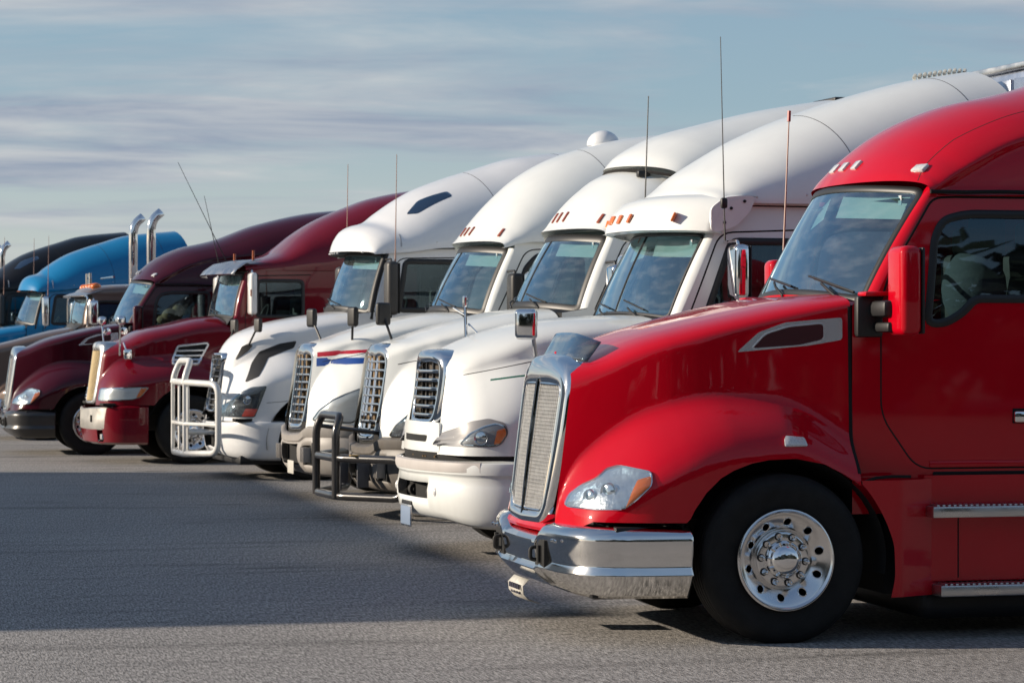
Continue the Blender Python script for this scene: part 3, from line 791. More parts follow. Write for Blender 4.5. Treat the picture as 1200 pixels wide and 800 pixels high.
    for sg in (-1, 1):
        S = lambda a, b, sg=sg: T.H(a, b, sg); fl = 1 if sg < 0 else -1
        hl = patch('headlight', rounded(ho, .025), S, .004, LAMPIN, r, flip=fl, edge=.012, rings=8, step=.02)
        patch('turn_signal_lens', rounded([(.43, .81), (.51, .865), (.615, .945), (.625, .995), (.53, .97), (.48, .90)], .012), S, .012, AMBER, hl, flip=fl, dome=.004, rings=3, step=.02)
        patch('headlight_lens', rounded(ho, .025), S, .018, LENSG, hl, flip=fl, dome=.02, edge=.014, rings=8, step=.02)
        ribbon('headlight_trim', rounded(ho, .025), S, .012, .008, CHROME if hero else BLACK, hl, flip=fl, closed=True, step=.02)
        if sg < 0:
            for a, b, q in ((.19, .865, .05), (.32, .90, .058)):
                p, n = nrm(S, a, b)
                V, Fc = lathem([(q, -.0), (q*.98, .010), (q*.75, .004), (q*.35, .012), (.001, .014)], (0, 0, 0), 24)
                an = math.atan2(n[0], -n[1])
                V = [(p[0]+v[0]*math.cos(an)-v[1]*math.sin(an)*-1*-1, p[1]+v[0]*math.sin(an)*1+v[1]*math.cos(an), p[2]+v[2]) for v in V]
                mk('lamp_bowl', V, Fc, CHROME, hl)
    # ---- grille
    def G(w, z):       # front face of the grille
        return np.array([.17+.13*(z-.7)+.15*w*w, w, z])
    out = [(0, 1.715), (-.32, 1.70), (-.49, 1.645), (-.56, 1.53), (-.55, 1.25), (-.51, .95), (-.46, .74), (-.38, .665), (0, .655)]
    out = out+[(-a, b) for a, b in out[1:-1][::-1]]
    inn = [(0, 1.52), (-.2, 1.525), (-.415, 1.51), (-.44, 1.46), (-.42, 1.1), (-.38, .80), (-.34, .755), (0, .745)]
    inn = inn+[(-a, b) for a, b in inn[1:-1][::-1]]
    ou = dens(rounded(out, .05), .04, True); N = 140
    def resample(P, N):
        P = np.array([np.array(p) for p in P]+[np.array(P[0])]); L_ = np.concatenate([[0], np.cumsum(np.linalg.norm(np.diff(P, axis=0), axis=1))])
        t = np.linspace(0, L_[-1], N+1)[:-1]; return np.stack([np.interp(t, L_, P[:, 0]), np.interp(t, L_, P[:, 1])], -1)
    c0 = np.array([0, 1.15])
    def byangle(poly, N):
        P = resample(poly, 900); a = np.arctan2(P[:, 1]-c0[1], (P[:, 0])*1.9); o = np.argsort(a); a, P = a[o], P[o]
        t = np.linspace(-PI, PI, N+1)[:-1]
        return np.stack([np.interp(t, a, P[:, 0], period=2*PI), np.interp(t, a, P[:, 1], period=2*PI)], -1)
    A = byangle(rounded(out, .05), N); B = byangle(rounded(inn, .03), N)
    rows = []
    for i in range(N):
        a, b = A[i], B[i]; row = []
        for k, (t, d) in enumerate(((-.03, -.17), (-.02, -.08), (0, -.045), (.06, -.012), (.18, .004), (.4, .014), (.65, .016), (.88, .008), (1.0, -.006), (1.0, -.05))):
            p = a+(b-a)*t; g = G(*p); row.append(g-np.array([d, 0, 0]))
        rows.append(row)
    gs = gridmesh('grille_surround', np.array(rows), CHROME, r, closeu=True)
    # the lower lip is grey painted; a painted keel of body colour sits under it
    P = [[G(w, z)+np.array([dx, 0, 0]) for dx, z in ((.10, .70), (-.005, .68), (-.012, .655), (.0, .635), (.10, .63))] for w in np.linspace(-.47, .47, 25)]
    gridmesh('grille_keel', np.array(P), paint, r)
    P = [[G(w, z)+np.array([.06, 0, 0]) for z in np.linspace(.72, 1.56, 6)] for w in np.linspace(-.46, .46, 12)]
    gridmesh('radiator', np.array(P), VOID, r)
    for sg in (-1, 1):
        bars = []
        def wl(z): return np.interp(z, [.75, .80, 1.1, 1.46, 1.52], [.345, .375, .413, .43, .427])
        nrow = 34
        for k in range(nrow):
            z = .755+.765*(k+.5)/nrow; w0, w1 = .026, float(wl(z))
            q = [G(sg*w, z)+np.array([-.006+.014, 0, 0]) for w in np.linspace(w0, w1, 6)]
            # stamped rows: each stands a little proud at its lower edge
            V = []; 
            for p in q:
                V += [p+np.array([.012, 0, .006]), p+np.array([-.004, 0, .001]), p+np.array([-.002, 0, -.0055]), p+np.array([.01, 0, -.003])]
            Fc = []
            for i in range(5):
                for j in range(4): Fc.append((i*4+j, i*4+(j+1) % 4, (i+1)*4+(j+1) % 4, (i+1)*4+j))
            bars.append((V, Fc))
        for k in range(13):
            f = (k+.5)/13; V = []
            for z in np.linspace(.755, 1.52, 8):
                w = .026+f*(float(wl(z))-.026); p = G(sg*w, z)+np.array([.010, 0, 0]); h = .0028
                V += [p+np.array([-.008, -h, 0]), p+np.array([-.008, h, 0]), p+np.array([.008, h, 0]), p+np.array([.008, -h, 0])]
            Fc = []
            for i in range(7):
                for j in range(4): Fc.append((i*4+j, i*4+(j+1) % 4, (i+1)*4+(j+1) % 4, (i+1)*4+j))
            bars.append((V, Fc))
        mk('grille_mesh', *join(bars), MESHM, r, smooth=False)['kind'] = 'stuff'
        fr = [(sg*.028, .752), (sg*.345, .755), (sg*.378, .80), (sg*.416, 1.1), (sg*.435, 1.47), (sg*.415, 1.525), (sg*.028, 1.53)]
        tube('mesh_frame', [G(*p)-np.array([.002, 0, 0]) for p in dens(rounded(fr, .02), .05, True)], .007, CHROME, r, 6, closed=True)
    ps = []
    P = [G(0, z)-np.array([.004+.006*math.sin((z-.74)/.8*PI), 0, 0]) for z in np.linspace(.72, 1.56, 16)]
    V, Fc = tubemesh(P, [.020-.006*i/15 for i in range(16)][::-1], 8); mk('grille_centre_bar', V, Fc, CHROME, r)
    # ---- badge and smoked shield on the hood nose
    if hero:
        bz = lambda w, z: G(w, z)
        def hoodtop(a, w):
            zs = float(T.sp['zs'] and F(T.sp['zs'])(a)); t = float(F(T.sp['zt'])(a)); hw = float(T.Wh(a, zs)); n = 3.2
            k = min(abs(w)/hw, 1); z = zs+(t-zs)*(1-k**n)**(1/n); return np.array([a+float(T.warp(a, abs(w), z)), w, z])
        P = []
        for w in np.linspace(-.50, .50, 31):
            k = abs(w)/.50; x = .02+.20*k**4
            b0 = hoodtop(max(.02, x), w)+np.array([0, 0, .012]); row = []
            for t in np.linspace(0, 1, 6): row.append(b0+np.array([.09*t, 0, (.17-.05*k**4)*t]))
            P.append(row)
        sh = gridmesh('bug_shield', np.array(P), SMOKE, r); solid(sh, .004)
        for w in (-.3, 0, .3): box('shield_bracket', tuple(hoodtop(.14, w)+np.array([.05, 0, .02])), (.03, .03, .035), CHROME, r, .006)
        q = hoodtop(.07, -.12); box('hood_badge', tuple(q+np.array([-.01, 0, .012])), (.10, .13, .012), CHROME, r, .004)
        V, Fc = tubemesh([hoodtop(.02, 0)+np.array([0, 0, .012]), hoodtop(.10, 0)+np.array([0, 0, .03]), hoodtop(.22, 0)+np.array([0, 0, .045])], [.01, .03, .012], 10); mk('hood_ornament', V, Fc, paint, r)
    # ---- bumper
    plan = [(0.13, 0), (.14, .3), (.15, .5), (.175, .68), (.215, .86), (.275, 1.0), (.37, 1.10), (.52, 1.165), (.7, 1.195), (.90, 1.21)]
    bm_ = CHROME2 if chrome_bumper else simple('black bumper', (.022, .022, .023), .35, 0, .3)
    def cut(x, w, z): return .42 < abs(w) < .60 and .45 < z < .555
    b = sweep('bumper', plan, [(0, .30), (.5, .29), (.9, .275), (1.3, .275)], [(0, .625), (.40, .625), (.52, .695), (.6, .70), (1.3, .70)],
              [(0, -.13), (.05, -.10), (.2, -.035), (.31, .004), (.33, .012), (.345, .012), (.43, -.012), (.46, -.013), (.6, -.004), (.80, .004), (.86, .002), (.93, -.018), (.985, -.062), (1.0, -.12)], bm_, r, cut=cut, n=110)
    solid(b, .006)
    for sg in (-1, 1):
        tr = box('tow_hook_recess', (.235, sg*.51, .51), (.18, .22, .17), VOID, r, .01)
        tube('tow_hook', [(.2, sg*.47, .55), (.10, sg*.47, .54), (.10, sg*.47, .47), (.2, sg*.47, .46)], .012, CHASSIS, tr, 8, fil=.02)
        tube('tow_hook', [(.13, sg*.55, .56), (.13, sg*.55, .455)], .012, CHASSIS, tr, 8)
        for w in (.72, .8): lathe('bumper_bolt', [(.001, .01), (.009, .008), (.011, 0)], (.17, sg*w, .60), CHROME, r, n=10)
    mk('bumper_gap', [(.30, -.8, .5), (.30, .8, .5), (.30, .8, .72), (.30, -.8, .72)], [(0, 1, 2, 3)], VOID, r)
    box('bumper_filler', (.68, 0, .685), (.46, 2.26, .03), BLACK, r, .01)
    box('air_dam', (.6, 0, .36), (.5, 1.9, .2), BLACK, r, .03)
    if hero:     # bent number plate hanging under the bumper
        P = []
        for i, (x, z) in enumerate(((.17, .315), (.13, .275), (.135, .225), (.17, .185), (.24, .165))):
            P.append([(x, .22, z), (x+.015, -.10, z-.006)])
        pl = gridmesh('number_plate', np.array(P), PLATE, r); solid(pl, .003)
        ch = [boxm((.130, .17-.045*k, .262), (.012, .022, .030), 0) for k in range(6)]
        ch += [boxm((.140, .15-.06*k, .222), (.012, .03, .014), 0) for k in range(4)]
        mk('plate_print', *join(ch), INK, pl, smooth=False)['kind'] = 'stuff'
    # ---- cab marker lamps above the windscreen
    for w in (-.82, -.19, 0, .19, .82):
        p = T.roofpt(2.26, w); q = T.roofpt(2.31, w); t = (q-p)/np.linalg.norm(q-p)
        wd = .10 if abs(w) > .5 else .085
        o = box('cab_marker', (0, 0, 0), (.075, wd, .03), CLEARL, r, .010)
        th = math.atan2(t[2], t[0]); o.rotation_euler = (0, -th, 0 if abs(w) < .5 else (.45 if w < 0 else -.45)); o.location = tuple(q)
    # ---- mirrors
    for sg in (-1, 1):
        mx, mw = (2.165, 1.36) if sg < 0 else (2.31, 1.31); ml = box('mirror', (mx, sg*mw, 2.09), (.135, .25 if sg < 0 else .17, .53), paint, r, .045, seg=4)
        box('mirror_glass', (mx+.074, sg*mw, 2.09), (.02, .235 if sg < 0 else .15, .51), BLACK, ml, .008)
        box('mirror_arm', (2.11, sg*1.16, 1.985), (.13, .34, .10), BLACK, r, .03)
        box('mirror_arm', (2.12, sg*1.16, 1.875), (.10, .34, .06), BLACK, r, .02)
        box('mirror_base', (2.05, sg*1.075, 1.94), (.17, .07, .25), BLACK, r, .02)
        box('mirror_base_cap', (2.10, sg*1.11, 2.075), (.22, .14, .03), paint, r, .012)
    return T
T1 = kenworth('glossy red semi truck with chrome bumper and tall mesh grille, nearest in the row', 3.62, 15.84, RED)
antenna(T1.root, (2.36, 1.36, 1.9), (2.44, 1.40, 3.40), simple('bronze whip', (.25, .12, .09), .4), .009, simple('red tip', (.3, .02, .02), .4))

# ------------------------------------------------------------------ shared pieces of the other trucks
def arch_low(fz, axle, R_=.63, end=2.0, ze=.75, s0=.0):
    """lower edge of a hood side: level fz, then the wheel arch"""
    a0 = axle-math.sqrt(max(R_*R_-(fz-.497)**2, .01)); P = [(0, fz), (a0-.02, fz)]
    for q in np.linspace(PI-math.asin(min(.99, (fz-.497)/R_)), .55, 14):
        P.append((axle+R_*math.cos(q), .497+R_*math.sin(q)))
    P = [p for p in P if p[0] < end]; P.append((end, P[-1][1]-.02))
    return P
def hoodtop(T, a, w):
    zs = float(F(T.sp['zs'])(a)); t = float(F(T.sp['zt'])(a)); hw = float(T.Wh(a, zs)); n = T.sp.get('hoodn', 3)
    k = min(abs(w)/hw, 1); z = zs+(t-zs)*(1-k**n)**(1/n); return np.array([a+float(T.warp(a, abs(w), z)), w, z])
def surround(name, G, out, inn, mat, parent, cz, prof, squash=1.9, N=110):
    def full(h): return h+[(-a, b) for a, b in h[1:-1][::-1]]
    def byangle(poly):
        P = np.array(dens(poly, .004, True)); a = np.arctan2(P[:, 1]-cz, P[:, 0]*squash); o = np.argsort(a); a, P = a[o], P[o]
        t = np.linspace(-PI, PI, N+1)[:-1]
        return np.stack([np.interp(t, a, P[:, 0], period=2*PI), np.interp(t, a, P[:, 1], period=2*PI)], -1)
    A = byangle(rounded(full(out), .06)); B = byangle(rounded(full(inn), .03)); rows = []
    for a, b in zip(A, B):
        rows.append([G(*(a+(b-a)*t))-np.array([d, 0, 0]) for t, d in prof])
    return gridmesh(name, np.array(rows), mat, parent, closeu=True)
SPROF = ((-.03, -.20), (-.02, -.09), (0, -.05), (.08, -.012), (.25, .004), (.5, .012), (.75, .010), (.92, 0), (1.0, -.012), (1.0, -.07))
def bar_between(name, P, h, d, mat, parent):
    """flat slat along points P: h tall, d deep"""
    V = []; Fc = []
    for p in P: V += [p+np.array([0, 0, -h/2]), p+np.array([-.004, 0, 0]), p+np.array([0, 0, h/2]), p+np.array([d, 0, h/2]), p+np.array([d, 0, -h/2])]
    m = 5; n = len(P)
    for i in range(n-1):
        for j in range(m): Fc.append((i*m+j, i*m+(j+1) % m, (i+1)*m+(j+1) % m, (i+1)*m+j))
    Fc += [tuple(range(m)), tuple((n-1)*m+j for j in range(m))[::-1]]
    return mk(name, V, Fc, mat, parent)
def lamp(T, outline, inner=LAMPIN, amber=None, trim=None, trimmat=None, bowls=(), ambermat=None, dome=.02):
    for sg in (-1, 1):
        S = lambda a, b, sg=sg: T.H(a, b, sg); fl = 1 if sg < 0 else -1
        o = rounded(outline, .03)
        hl = patch('headlight', o, S, .004, inner, T.root, flip=fl, edge=.012, rings=8, step=.02)
        if amber: patch('turn_signal_lens', rounded(amber, .012), S, .012, ambermat or AMBER, hl, flip=fl, rings=3, step=.02)
        if sg < 0:
            for a, b, q in bowls:
                p, n = nrm(S, a, b); an = math.atan2(n[0], -n[1])
                V, Fc = lathem([(q, -.0), (q*.98, .012), (q*.8, .002), (q*.4, .010), (.001, .012)], (0, 0, 0), 24)
                V = [(p[0]+v[0]*math.cos(an)-v[1]*math.sin(an), p[1]+v[0]*math.sin(an)+v[1]*math.cos(an), p[2]+v[2]) for v in V]
                mk('lamp_bowl', V, Fc, CHROME, hl)
        patch('headlight_lens', o, S, .018, LENSG, hl, flip=fl, dome=dome, edge=.014, rings=8, step=.02)
        if trim: ribbon('headlight_trim', o, S, trim, .012, trimmat or SEAM, hl, flip=fl, closed=True, step=.02)
def roof_lamps(T, a, ws, mat, size=(.10, .05, .03), yaw=.35, slant=0):
    for w in ws:
        p = T.roofpt(a, w); q = T.roofpt(a+.04, w); t = (q-p)/np.linalg.norm(q-p)
        o = box('cab_marker', (0, 0, 0), size, mat, T.root, .012)
        o.rotation_euler = (slant*(1 if w < 0 else -1 if w > 0 else .0), -math.atan2(t[2], t[0]), (0 if abs(w) < .4 else (yaw if w < 0 else -yaw))); o.location = tuple(q)
def backparts(T, mat, axle, steps=True):
    """skirts, steps and fuel tank behind the front wheel"""
    r = T.root; he = T.sp['hood_end']; W = float(T.sp['cab'][0])
    sheet('side_skirt', (.36, .80), lambda z: axle+.72+0*z, lambda z: T.sp['rear']+0*z, lambda a, z: W+.03, mat, r, step=.12)
    sheet('fender_skirt', (.30, .80), lambda z: axle+math.sqrt(.66**2-min((z-.5)**2, .3)), lambda z: axle+.95+0*z, lambda a, z: 1.19, mat, r)
    for sg in (-1, 1):
        for z in (.33, .70): box('step', (axle+1.5, sg*(W+.09), z), (1.2, .14, .05), ALU, r, .01)
    box('lower_fairing', (3.9, 0, .26), (3.0, 2.0, .16), BLACK, r, .05)
def hood_mirror(T, base, head, size=(.07, .17, .20), back=BLACK, face=CHROME, stalk=BLACK, r_=.014, yaw=0, bend=None):
    P = [base]+([bend] if bend else [])+[head]
    s = tube('hood_mirror', P, r_, stalk, T.root, 8, fil=.05)
    h = box('mirror_head', (0, 0, 0), (size[0], size[1], size[2]), back, s, min(size)*.48 if size[0] > .05 else .015, seg=5); h.location = tuple(head); h.rotation_euler = (0, 0, yaw)
    V, Fc = lathem([(.001, 0), (.42*size[1], .0), (.46*size[1], -.012)], (0, 0, 0), 20)
    V = [(v[1]*-1*.5+size[0]*.5+.001, v[0], v[2]*size[2]/size[1]) for v in V]
    f = mk('mirror_glass', V, Fc, face, h)
    return s
def mirror(T, c, size, mat, glass=BLACK, arm=BLACK, r=.03, armz=None, sides=(-1, 1), label=None):
    for sg in sides:
        m = box('mirror', (c[0], sg*c[1], c[2]), size, mat, T.root, r, seg=4)
        box('mirror_glass', (c[0]+size[0]/2+.004, sg*c[1], c[2]), (.012, size[1]*.9, size[2]*.93), glass, m, .004)
        W = float(T.sp['cab'][1]); yi = c[1]
        for z in (c[2]+size[2]*.5+.03, c[2]-size[2]*.5-.02) if armz is None else armz:
            tube('mirror_arm', [(c[0]+.02, sg*(W-.02), z), (c[0], sg*(yi-.02), z), (c[0], sg*yi, z-(.06 if z > c[2] else -.06))], .014, arm, T.root, 8, fil=.04)
def doorlines(T, x0, x1, z0, z1, slope):
    C = lambda a, b: T.C(a, b)
    ribbon('door_gap', rounded([(x0, slope[0][1]), (x0, z0+.25), (x0+.2, z0), (x1, z0)], .1, 6, False), C, .010, .002, SEAM, T.root)
    ribbon('door_gap', rounded(list(slope)+[(x1, z1)], .12, 6, False), C, .014, .003, SEAM, T.root)

# ================================================================== white truck with the visor and the small grille
CO = dict(hood_end=1.86,
    zt=[(0, 1.68), (.2, 1.74), (.4, 1.80), (.72, 1.89), (1.0, 1.955), (1.4, 2.0), (1.86, 2.02)],
    zs=[(0, 1.46), (.3, 1.56), (.72, 1.66), (1.2, 1.76), (1.86, 1.84)],
    hs=[(0, .455), (.05, .51), (.2, .605), (.5, .74), (1.0, .87), (1.86, .98)],
    wf=[(0, .46), (.02, .62), (.06, .80), (.14, .94), (.3, 1.05), (.6, 1.14), (1.2, 1.19), (1.86, 1.19)],
    zc=[(0, .92), (.3, 1.04), (.8, 1.16), (1.3, 1.16), (1.86, 1.0)], hfade=.5, drop=.34, blend=.16,
    rake=[(.8, .06), (1.75, .20)], rakefade=.9, hoodn=2.8, lean=.06, zlow=arch_low(.86, 1.22, .64, 1.86),
    cab=(1.05, .97, 2.0, 2.7), ws=((1.82, 2.035), (1.95, 1.985), (2.12, 2.71), (2.30, 2.68)), wsw=(.95, .88), wsbulge=.015,
    roof=[(2.16, 2.99), (2.22, 3.06), (2.31, 3.14), (2.42, 3.24), (2.62, 3.375), (2.93, 3.555), (3.4, 3.76), (4.27, 4.04), (4.63, 4.13), (5.1, 4.21)],
    gutter=[(2.16, 2.95), (5.1, 2.95)], roofw=[(2.16, .98), (2.6, 1.03), (5.1, 1.06)], roofn=[(2.16, 4), (2.3, 2.6), (2.8, 2.2), (5.1, 2.6)], bow=.22, rear=5.1)
def columbia(label, X0, Yc):
    T = Truck('semi_truck', label, X0, Yc, CO); r = T.root; P_ = WHITE
    H = lambda a, b: T.H(a, b); C = lambda a, b: T.C(a, b)
    T.hood(P_); T.cab(P_, [(2.25, 2.02), (3.2, 2.02), (3.2, 2.63), (2.50, 2.63)], zr=(.75, 2.96), sealw=.06)
    T.windscreen(split=True, sealw=.03); T.wipers(((-.55, .06, -.2), (.2, .06, .6))); T.roof(P_); T.interior(); T.under(arch=1.22); T.wheels([1.22]); T.gaps(); backparts(T, P_, 1.22)
    doorlines(T, 2.10, 3.35, 1.0, 2.74, [(2.10, 2.02), (2.40, 2.70)])
    ribbon('panel_gap', [(2.55, 2.93), (5.0, 2.93)], C, .012, .003, SEAM, r)
    ribbon('panel_gap', [(3.0, 2.76), (3.0, 2.93)], C, .008, .002, SEAM, r)
    ribbon('hood_crease', [(.06, 1.50), (.4, 1.56), (.9, 1.65), (1.84, 1.74)], H, .008, .002, SEAM, r)
    ribbon('green_stripe', [(.36, 1.475), (.6, 1.505), (1.1, 1.55)], H, .018, .0015, GREEN, r)
    p = T.roofpt(2.75, 0)
    # visor
    rows = []
    for w in np.linspace(-1, 1, 41):
        k = abs(w); ww = w*1.075; fwd = 1.84+.46*k**2.4; side = max(0, (k-.86)/.14)
        prof = [(fwd+.07, 2.725), (fwd-.0, 2.74), (fwd+.01, 2.79), (fwd+.07, 2.90), (fwd+.16, 2.99), (fwd+.30, 3.035), (fwd+.40, 3.03)]
        rows.append([(x+.0*side, ww, z-.03*k**3) for x, z in prof])
    v = gridmesh('visor', np.array(rows), P_, r); solid(v, .012)
    wing = [(2.28, 2.71), (2.34, 2.70), (2.50, 2.75), (2.63, 2.87), (2.685, 3.0), (2.58, 3.01), (2.40, 2.99), (2.28, 2.9)]
    for sg in (-1, 1):
        S = lambda a, z, sg=sg: np.array([a, sg*1.075, z]); q = patch('visor_wing', rounded(wing, .04), S, .0, P_, v, flip=-sg*-1 if sg > 0 else 1, edge=.03, rings=3)
        for a, z in ((2.40, 2.78), (2.46, 2.90), (2.58, 2.96)): lathe('visor_bolt', [(.001, .012), (.012, .01), (.014, 0)], (a, -1.078 if sg < 0 else 1.09, z), CHASSIS, q, n=10)
    for w in (-.72, -.20, 0, .20, .72):
        k = abs(w); fwd = 1.84+.46*k**2.4
        b = box('visor_marker', (0, 0, 0), (.02, .075 if k < .5 else .13, .085), AMBER, v, .008); b.location = (fwd+.022, w*1.075, 2.845-.03*k**3); b.rotation_euler = (0, .45, -math.atan(.46*2.4*k**1.4/1.075)*(1 if w < 0 else -1))
    # grille
    G = lambda w, z: np.array([.04+.10*(z-1.05)+.42*w*w, w, z])
    out = [(0, 1.725), (-.27, 1.715), (-.41, 1.66), (-.455, 1.55), (-.44, 1.30), (-.40, 1.12), (-.31, 1.055), (0, 1.045)]
    inn = [(0, 1.615), (-.17, 1.62), (-.31, 1.60), (-.335, 1.54), (-.32, 1.30), (-.29, 1.18), (-.24, 1.145), (0, 1.14)]
    surround('grille_surround', G, out, inn, CHROME, r, 1.38, SPROF, 1.6)
    gridmesh('radiator', np.array([[G(w, z)+np.array([.09, 0, 0]) for z in np.linspace(1.08, 1.68, 5)] for w in np.linspace(-.34, .34, 9)]), simple('dusty radiator', (.05, .04, .03), .8), r)
    for k in range(6):
        z = 1.175+.073*k; wl = np.interp(z, [1.15, 1.3, 1.55], [.29, .32, .335])
        bar_between('grille_slat', [G(w, z)+np.array([.0, 0, 0]) for w in np.linspace(-wl, wl, 11)], .026, .05, CHROME, r)
    for w in (-.16, 0, .16): bar_between('grille_upright', [G(w+d, 1.38)+np.array([.05, 0, 0]) for d in (-.01, .01)], .46, .02, BLACK, r)
    # slot below the grille
    sl_ = [(-.30, .955), (.30, .955), (.32, 1.01), (-.32, 1.01)]
    Sf = lambda w, z: np.array([.015+.42*w*w, w, z])
    patch('nose_panel', rounded([(-.55, .875), (.55, .875), (.52, 1.12), (-.52, 1.12)], .03), lambda w, z: np.array([.03+.22*w*w+.06*max(0, z-.9), w, z]), .02, P_, r, flip=-1, edge=.05)
    patch('nose_slot', rounded(sl_, .02), lambda w, z: np.array([.03+.22*w*w+.06*max(0, z-.9), w, z]), .024, VOID, r, flip=-1, rings=3)
    # headlamp in a grey bezel
    bez = [(-.06, .935), (.02, 1.05), (.14, 1.135), (.30, 1.165), (.44, 1.13), (.47, 1.05), (.42, .96), (.36, .935)]
    for sg in (-1, 1):
        S = lambda a, b, sg=sg: T.H(a, b, sg); fl = 1 if sg < 0 else -1
        patch('headlight_bezel', rounded(bez, .03), S, .006, simple('bezel grey', (.22, .22, .23), .4), r, flip=fl, edge=.01, rings=5, step=.02)
    lamp(T, [(.09, .95), (.15, 1.04), (.26, 1.10), (.36, 1.125), (.44, 1.10), (.46, 1.04), (.41, .965), (.34, .945)], amber=[(.35, .955), (.40, .965), (.45, 1.04), (.435, 1.09), (.37, 1.07)], trim=.012, trimmat=CHROME, bowls=((.24, 1.01, .06),), dome=.025)
    # bumper
    plan = [(-.03, 0), (-.02, .25), (.02, .5), (.08, .72), (.17, .90), (.30, 1.04), (.45, 1.12), (.62, 1.16), (.80, 1.17)]
    cut = lambda x, w, z: abs(w) < .46 and .45 < z < .63
    b = sweep('bumper', plan, [(0, .33), (.6, .32), (1.0, .27), (1.3, .25)], [(0, .80), (1.3, .82)],
        [(0, -.10), (.05, -.05), (.15, -.01), (.35, .01), (.5, .012), (.62, .0), (.74, -.01), (.77, -.004), (.80, .012), (.9, .02), (.96, .012), (1, -.03)], P_, r, cut=cut, n=100); solid(b, .008)
    b2 = sweep('bumper_pad', [(x-.012, w) for x, w in plan[:6]], .715, .81, [(0, -.01), (.1, .012), (.5, .018), (.9, .012), (1, -.02)], simple('bumper pad grey', (.50, .47, .45), .5, dirt=.3), r, n=60)
    box('bumper_intake', (.20, 0, .54), (.2, 1.1, .24), VOID, r, .01)
    for sg in (-1, 1):
        lathe('fog_light', [(.001, .02), (.04, .018), (.052, .008), (.056, -.01)], (.07, sg*.60, .55), CLEARL, r, n=20).rotation_euler = (0, 0, 0)
        lathe('tow_eye', [(.02, .02), (.05, .02), (.05, -.05)], (.10, sg*.28, .53), CHASSIS, r, n=16)
    patch('fog_light_lens', [(.62+.055*math.cos(q)*-1, .55+.07*math.sin(q)) for q in np.linspace(0, 2*PI, 17)[:-1]], lambda w, z: np.array([float(np.interp(w, [.5, .72, .9], [.02, .08, .17]))-.005, -w, z]), .0, CLEARL, r, flip=-1, dome=.015, rings=4, step=.02)
    sweep('bumper_gap', [(x+.05, w*.975) for x, w in plan], .78, .88, [(0, 0), (1, 0)], VOID, r)
    hb = [tubemesh([(.05+.03*math.sin(k), -.5+.05*k, .835), (.09, -.5+.05*k+.03, .86)], .008, 5) for k in range(14)]
    mk('under_hood_debris', *join(hb), simple('dry leaves', (.2, .13, .06), .9), r)['kind'] = 'stuff'
    pl = box('number_plate', (-.045, .05, .325), (.006, .30, .155), BLUEG, r, .002); box('plate_frame', (-.04, .05, .325), (.006, .33, .185), ALU, pl, .004)
    box('plate_hanger', (-.03, .05, .43), (.02, .3, .04), BLACK, r, .004)
    mirror(T, (2.42, 1.33, 2.36), (.13, .24, .46), CHROME, arm=CHROME, r=.05)
    hood_mirror(T, tuple(T.H(.80, 1.60)), (.68, -1.02, 1.93), size=(.085, .19, .25), back=CHROME, face=BLACK, stalk=CHROME, r_=.018, yaw=.9, bend=(.74, -1.0, 1.9))
    b_ = tuple(hoodtop(T, .62, .60)); m = hood_mirror(T, b_, (.66, .66, 2.14), size=(.03, .06, .10), back=CHROME, face=CHROME, stalk=CHROME, r_=.014)
    tube('mirror_brace', [(b_[0]-.02, b_[1], b_[2]+.2), (b_[0]-.12, b_[1], b_[2]+.26)], .008, CHROME, r, 6)
    tube('mirror_brace', [(b_[0]+.02, b_[1], b_[2]+.12), (b_[0]+.14, b_[1]-.05, b_[2]-.02)], .01, CHROME, r, 6)
    a = antenna(r, (2.32, -1.28, 2.62), (2.28, -1.28, 4.30), SEAL, .006)
    box('antenna_coil', (2.31, -1.28, 2.93), (.06, .05, .09), BLACK, a, .02)
    # ribbed air dam on the roof end
    for k in range(11):
        x = 4.72+.05*k; p = T.roofpt(x, .1); tube('roof_rib', [p+np.array([-.05, -.12, .01]), p+np.array([.02, 0, .045]), p+np.array([.07, .12, .03])], .018, simple('cream rib', (.6, .58, .5), .5), r, 6)
    return T

# ================================================================== the two white trucks with tall slatted grilles
CA = dict(hood_end=1.80,
    zt=[(0, 1.74), (.15, 1.79), (.34, 1.825), (.65, 1.91), (1.1, 2.03), (1.5, 2.11), (1.80, 2.14)],
    zs=[(0, 1.60), (.3, 1.70), (.7, 1.78), (1.2, 1.87), (1.80, 1.95)],
    hs=[(0, .47), (.06, .51), (.2, .59), (.5, .71), (1.0, .86), (1.80, .98)],
    wf=[(0, .48), (.03, .62), (.09, .78), (.2, .94), (.35, 1.04), (.6, 1.13), (1.2, 1.19), (1.80, 1.19)],
    zc=[(0, .90), (.3, 1.10), (.6, 1.24), (1.2, 1.26), (1.80, 1.1)], hfade=.42, drop=.32, blend=.14,
    rake=[(.75, .03), (1.8, .17)], rakefade=.9, hoodn=2.8, lean=.05, zlow=arch_low(.80, 1.24, .64, 1.80),
    cab=(1.05, .97, 2.05, 2.9), ws=((1.70, 2.17), (2.02, 2.11), (2.07, 2.87), (2.33, 2.83)), wsw=(.95, .88),
    gutter=[(2.0, 2.86), (2.35, 2.93), (5.4, 2.95)], roofw=[(2.0, .98), (2.6, 1.03), (5.4, 1.06)], bow=.26, rear=5.3)
CA3 = dict(CA, roof=[(2.03, 2.95), (2.08, 3.0), (2.17, 3.13), (2.3, 3.28), (2.42, 3.39), (2.58, 3.51), (2.81, 3.60), (3.05, 3.64), (5.3, 3.7)],
    roofn=[(2.03, 4), (2.2, 2.6), (2.6, 2.4), (5.3, 3)])
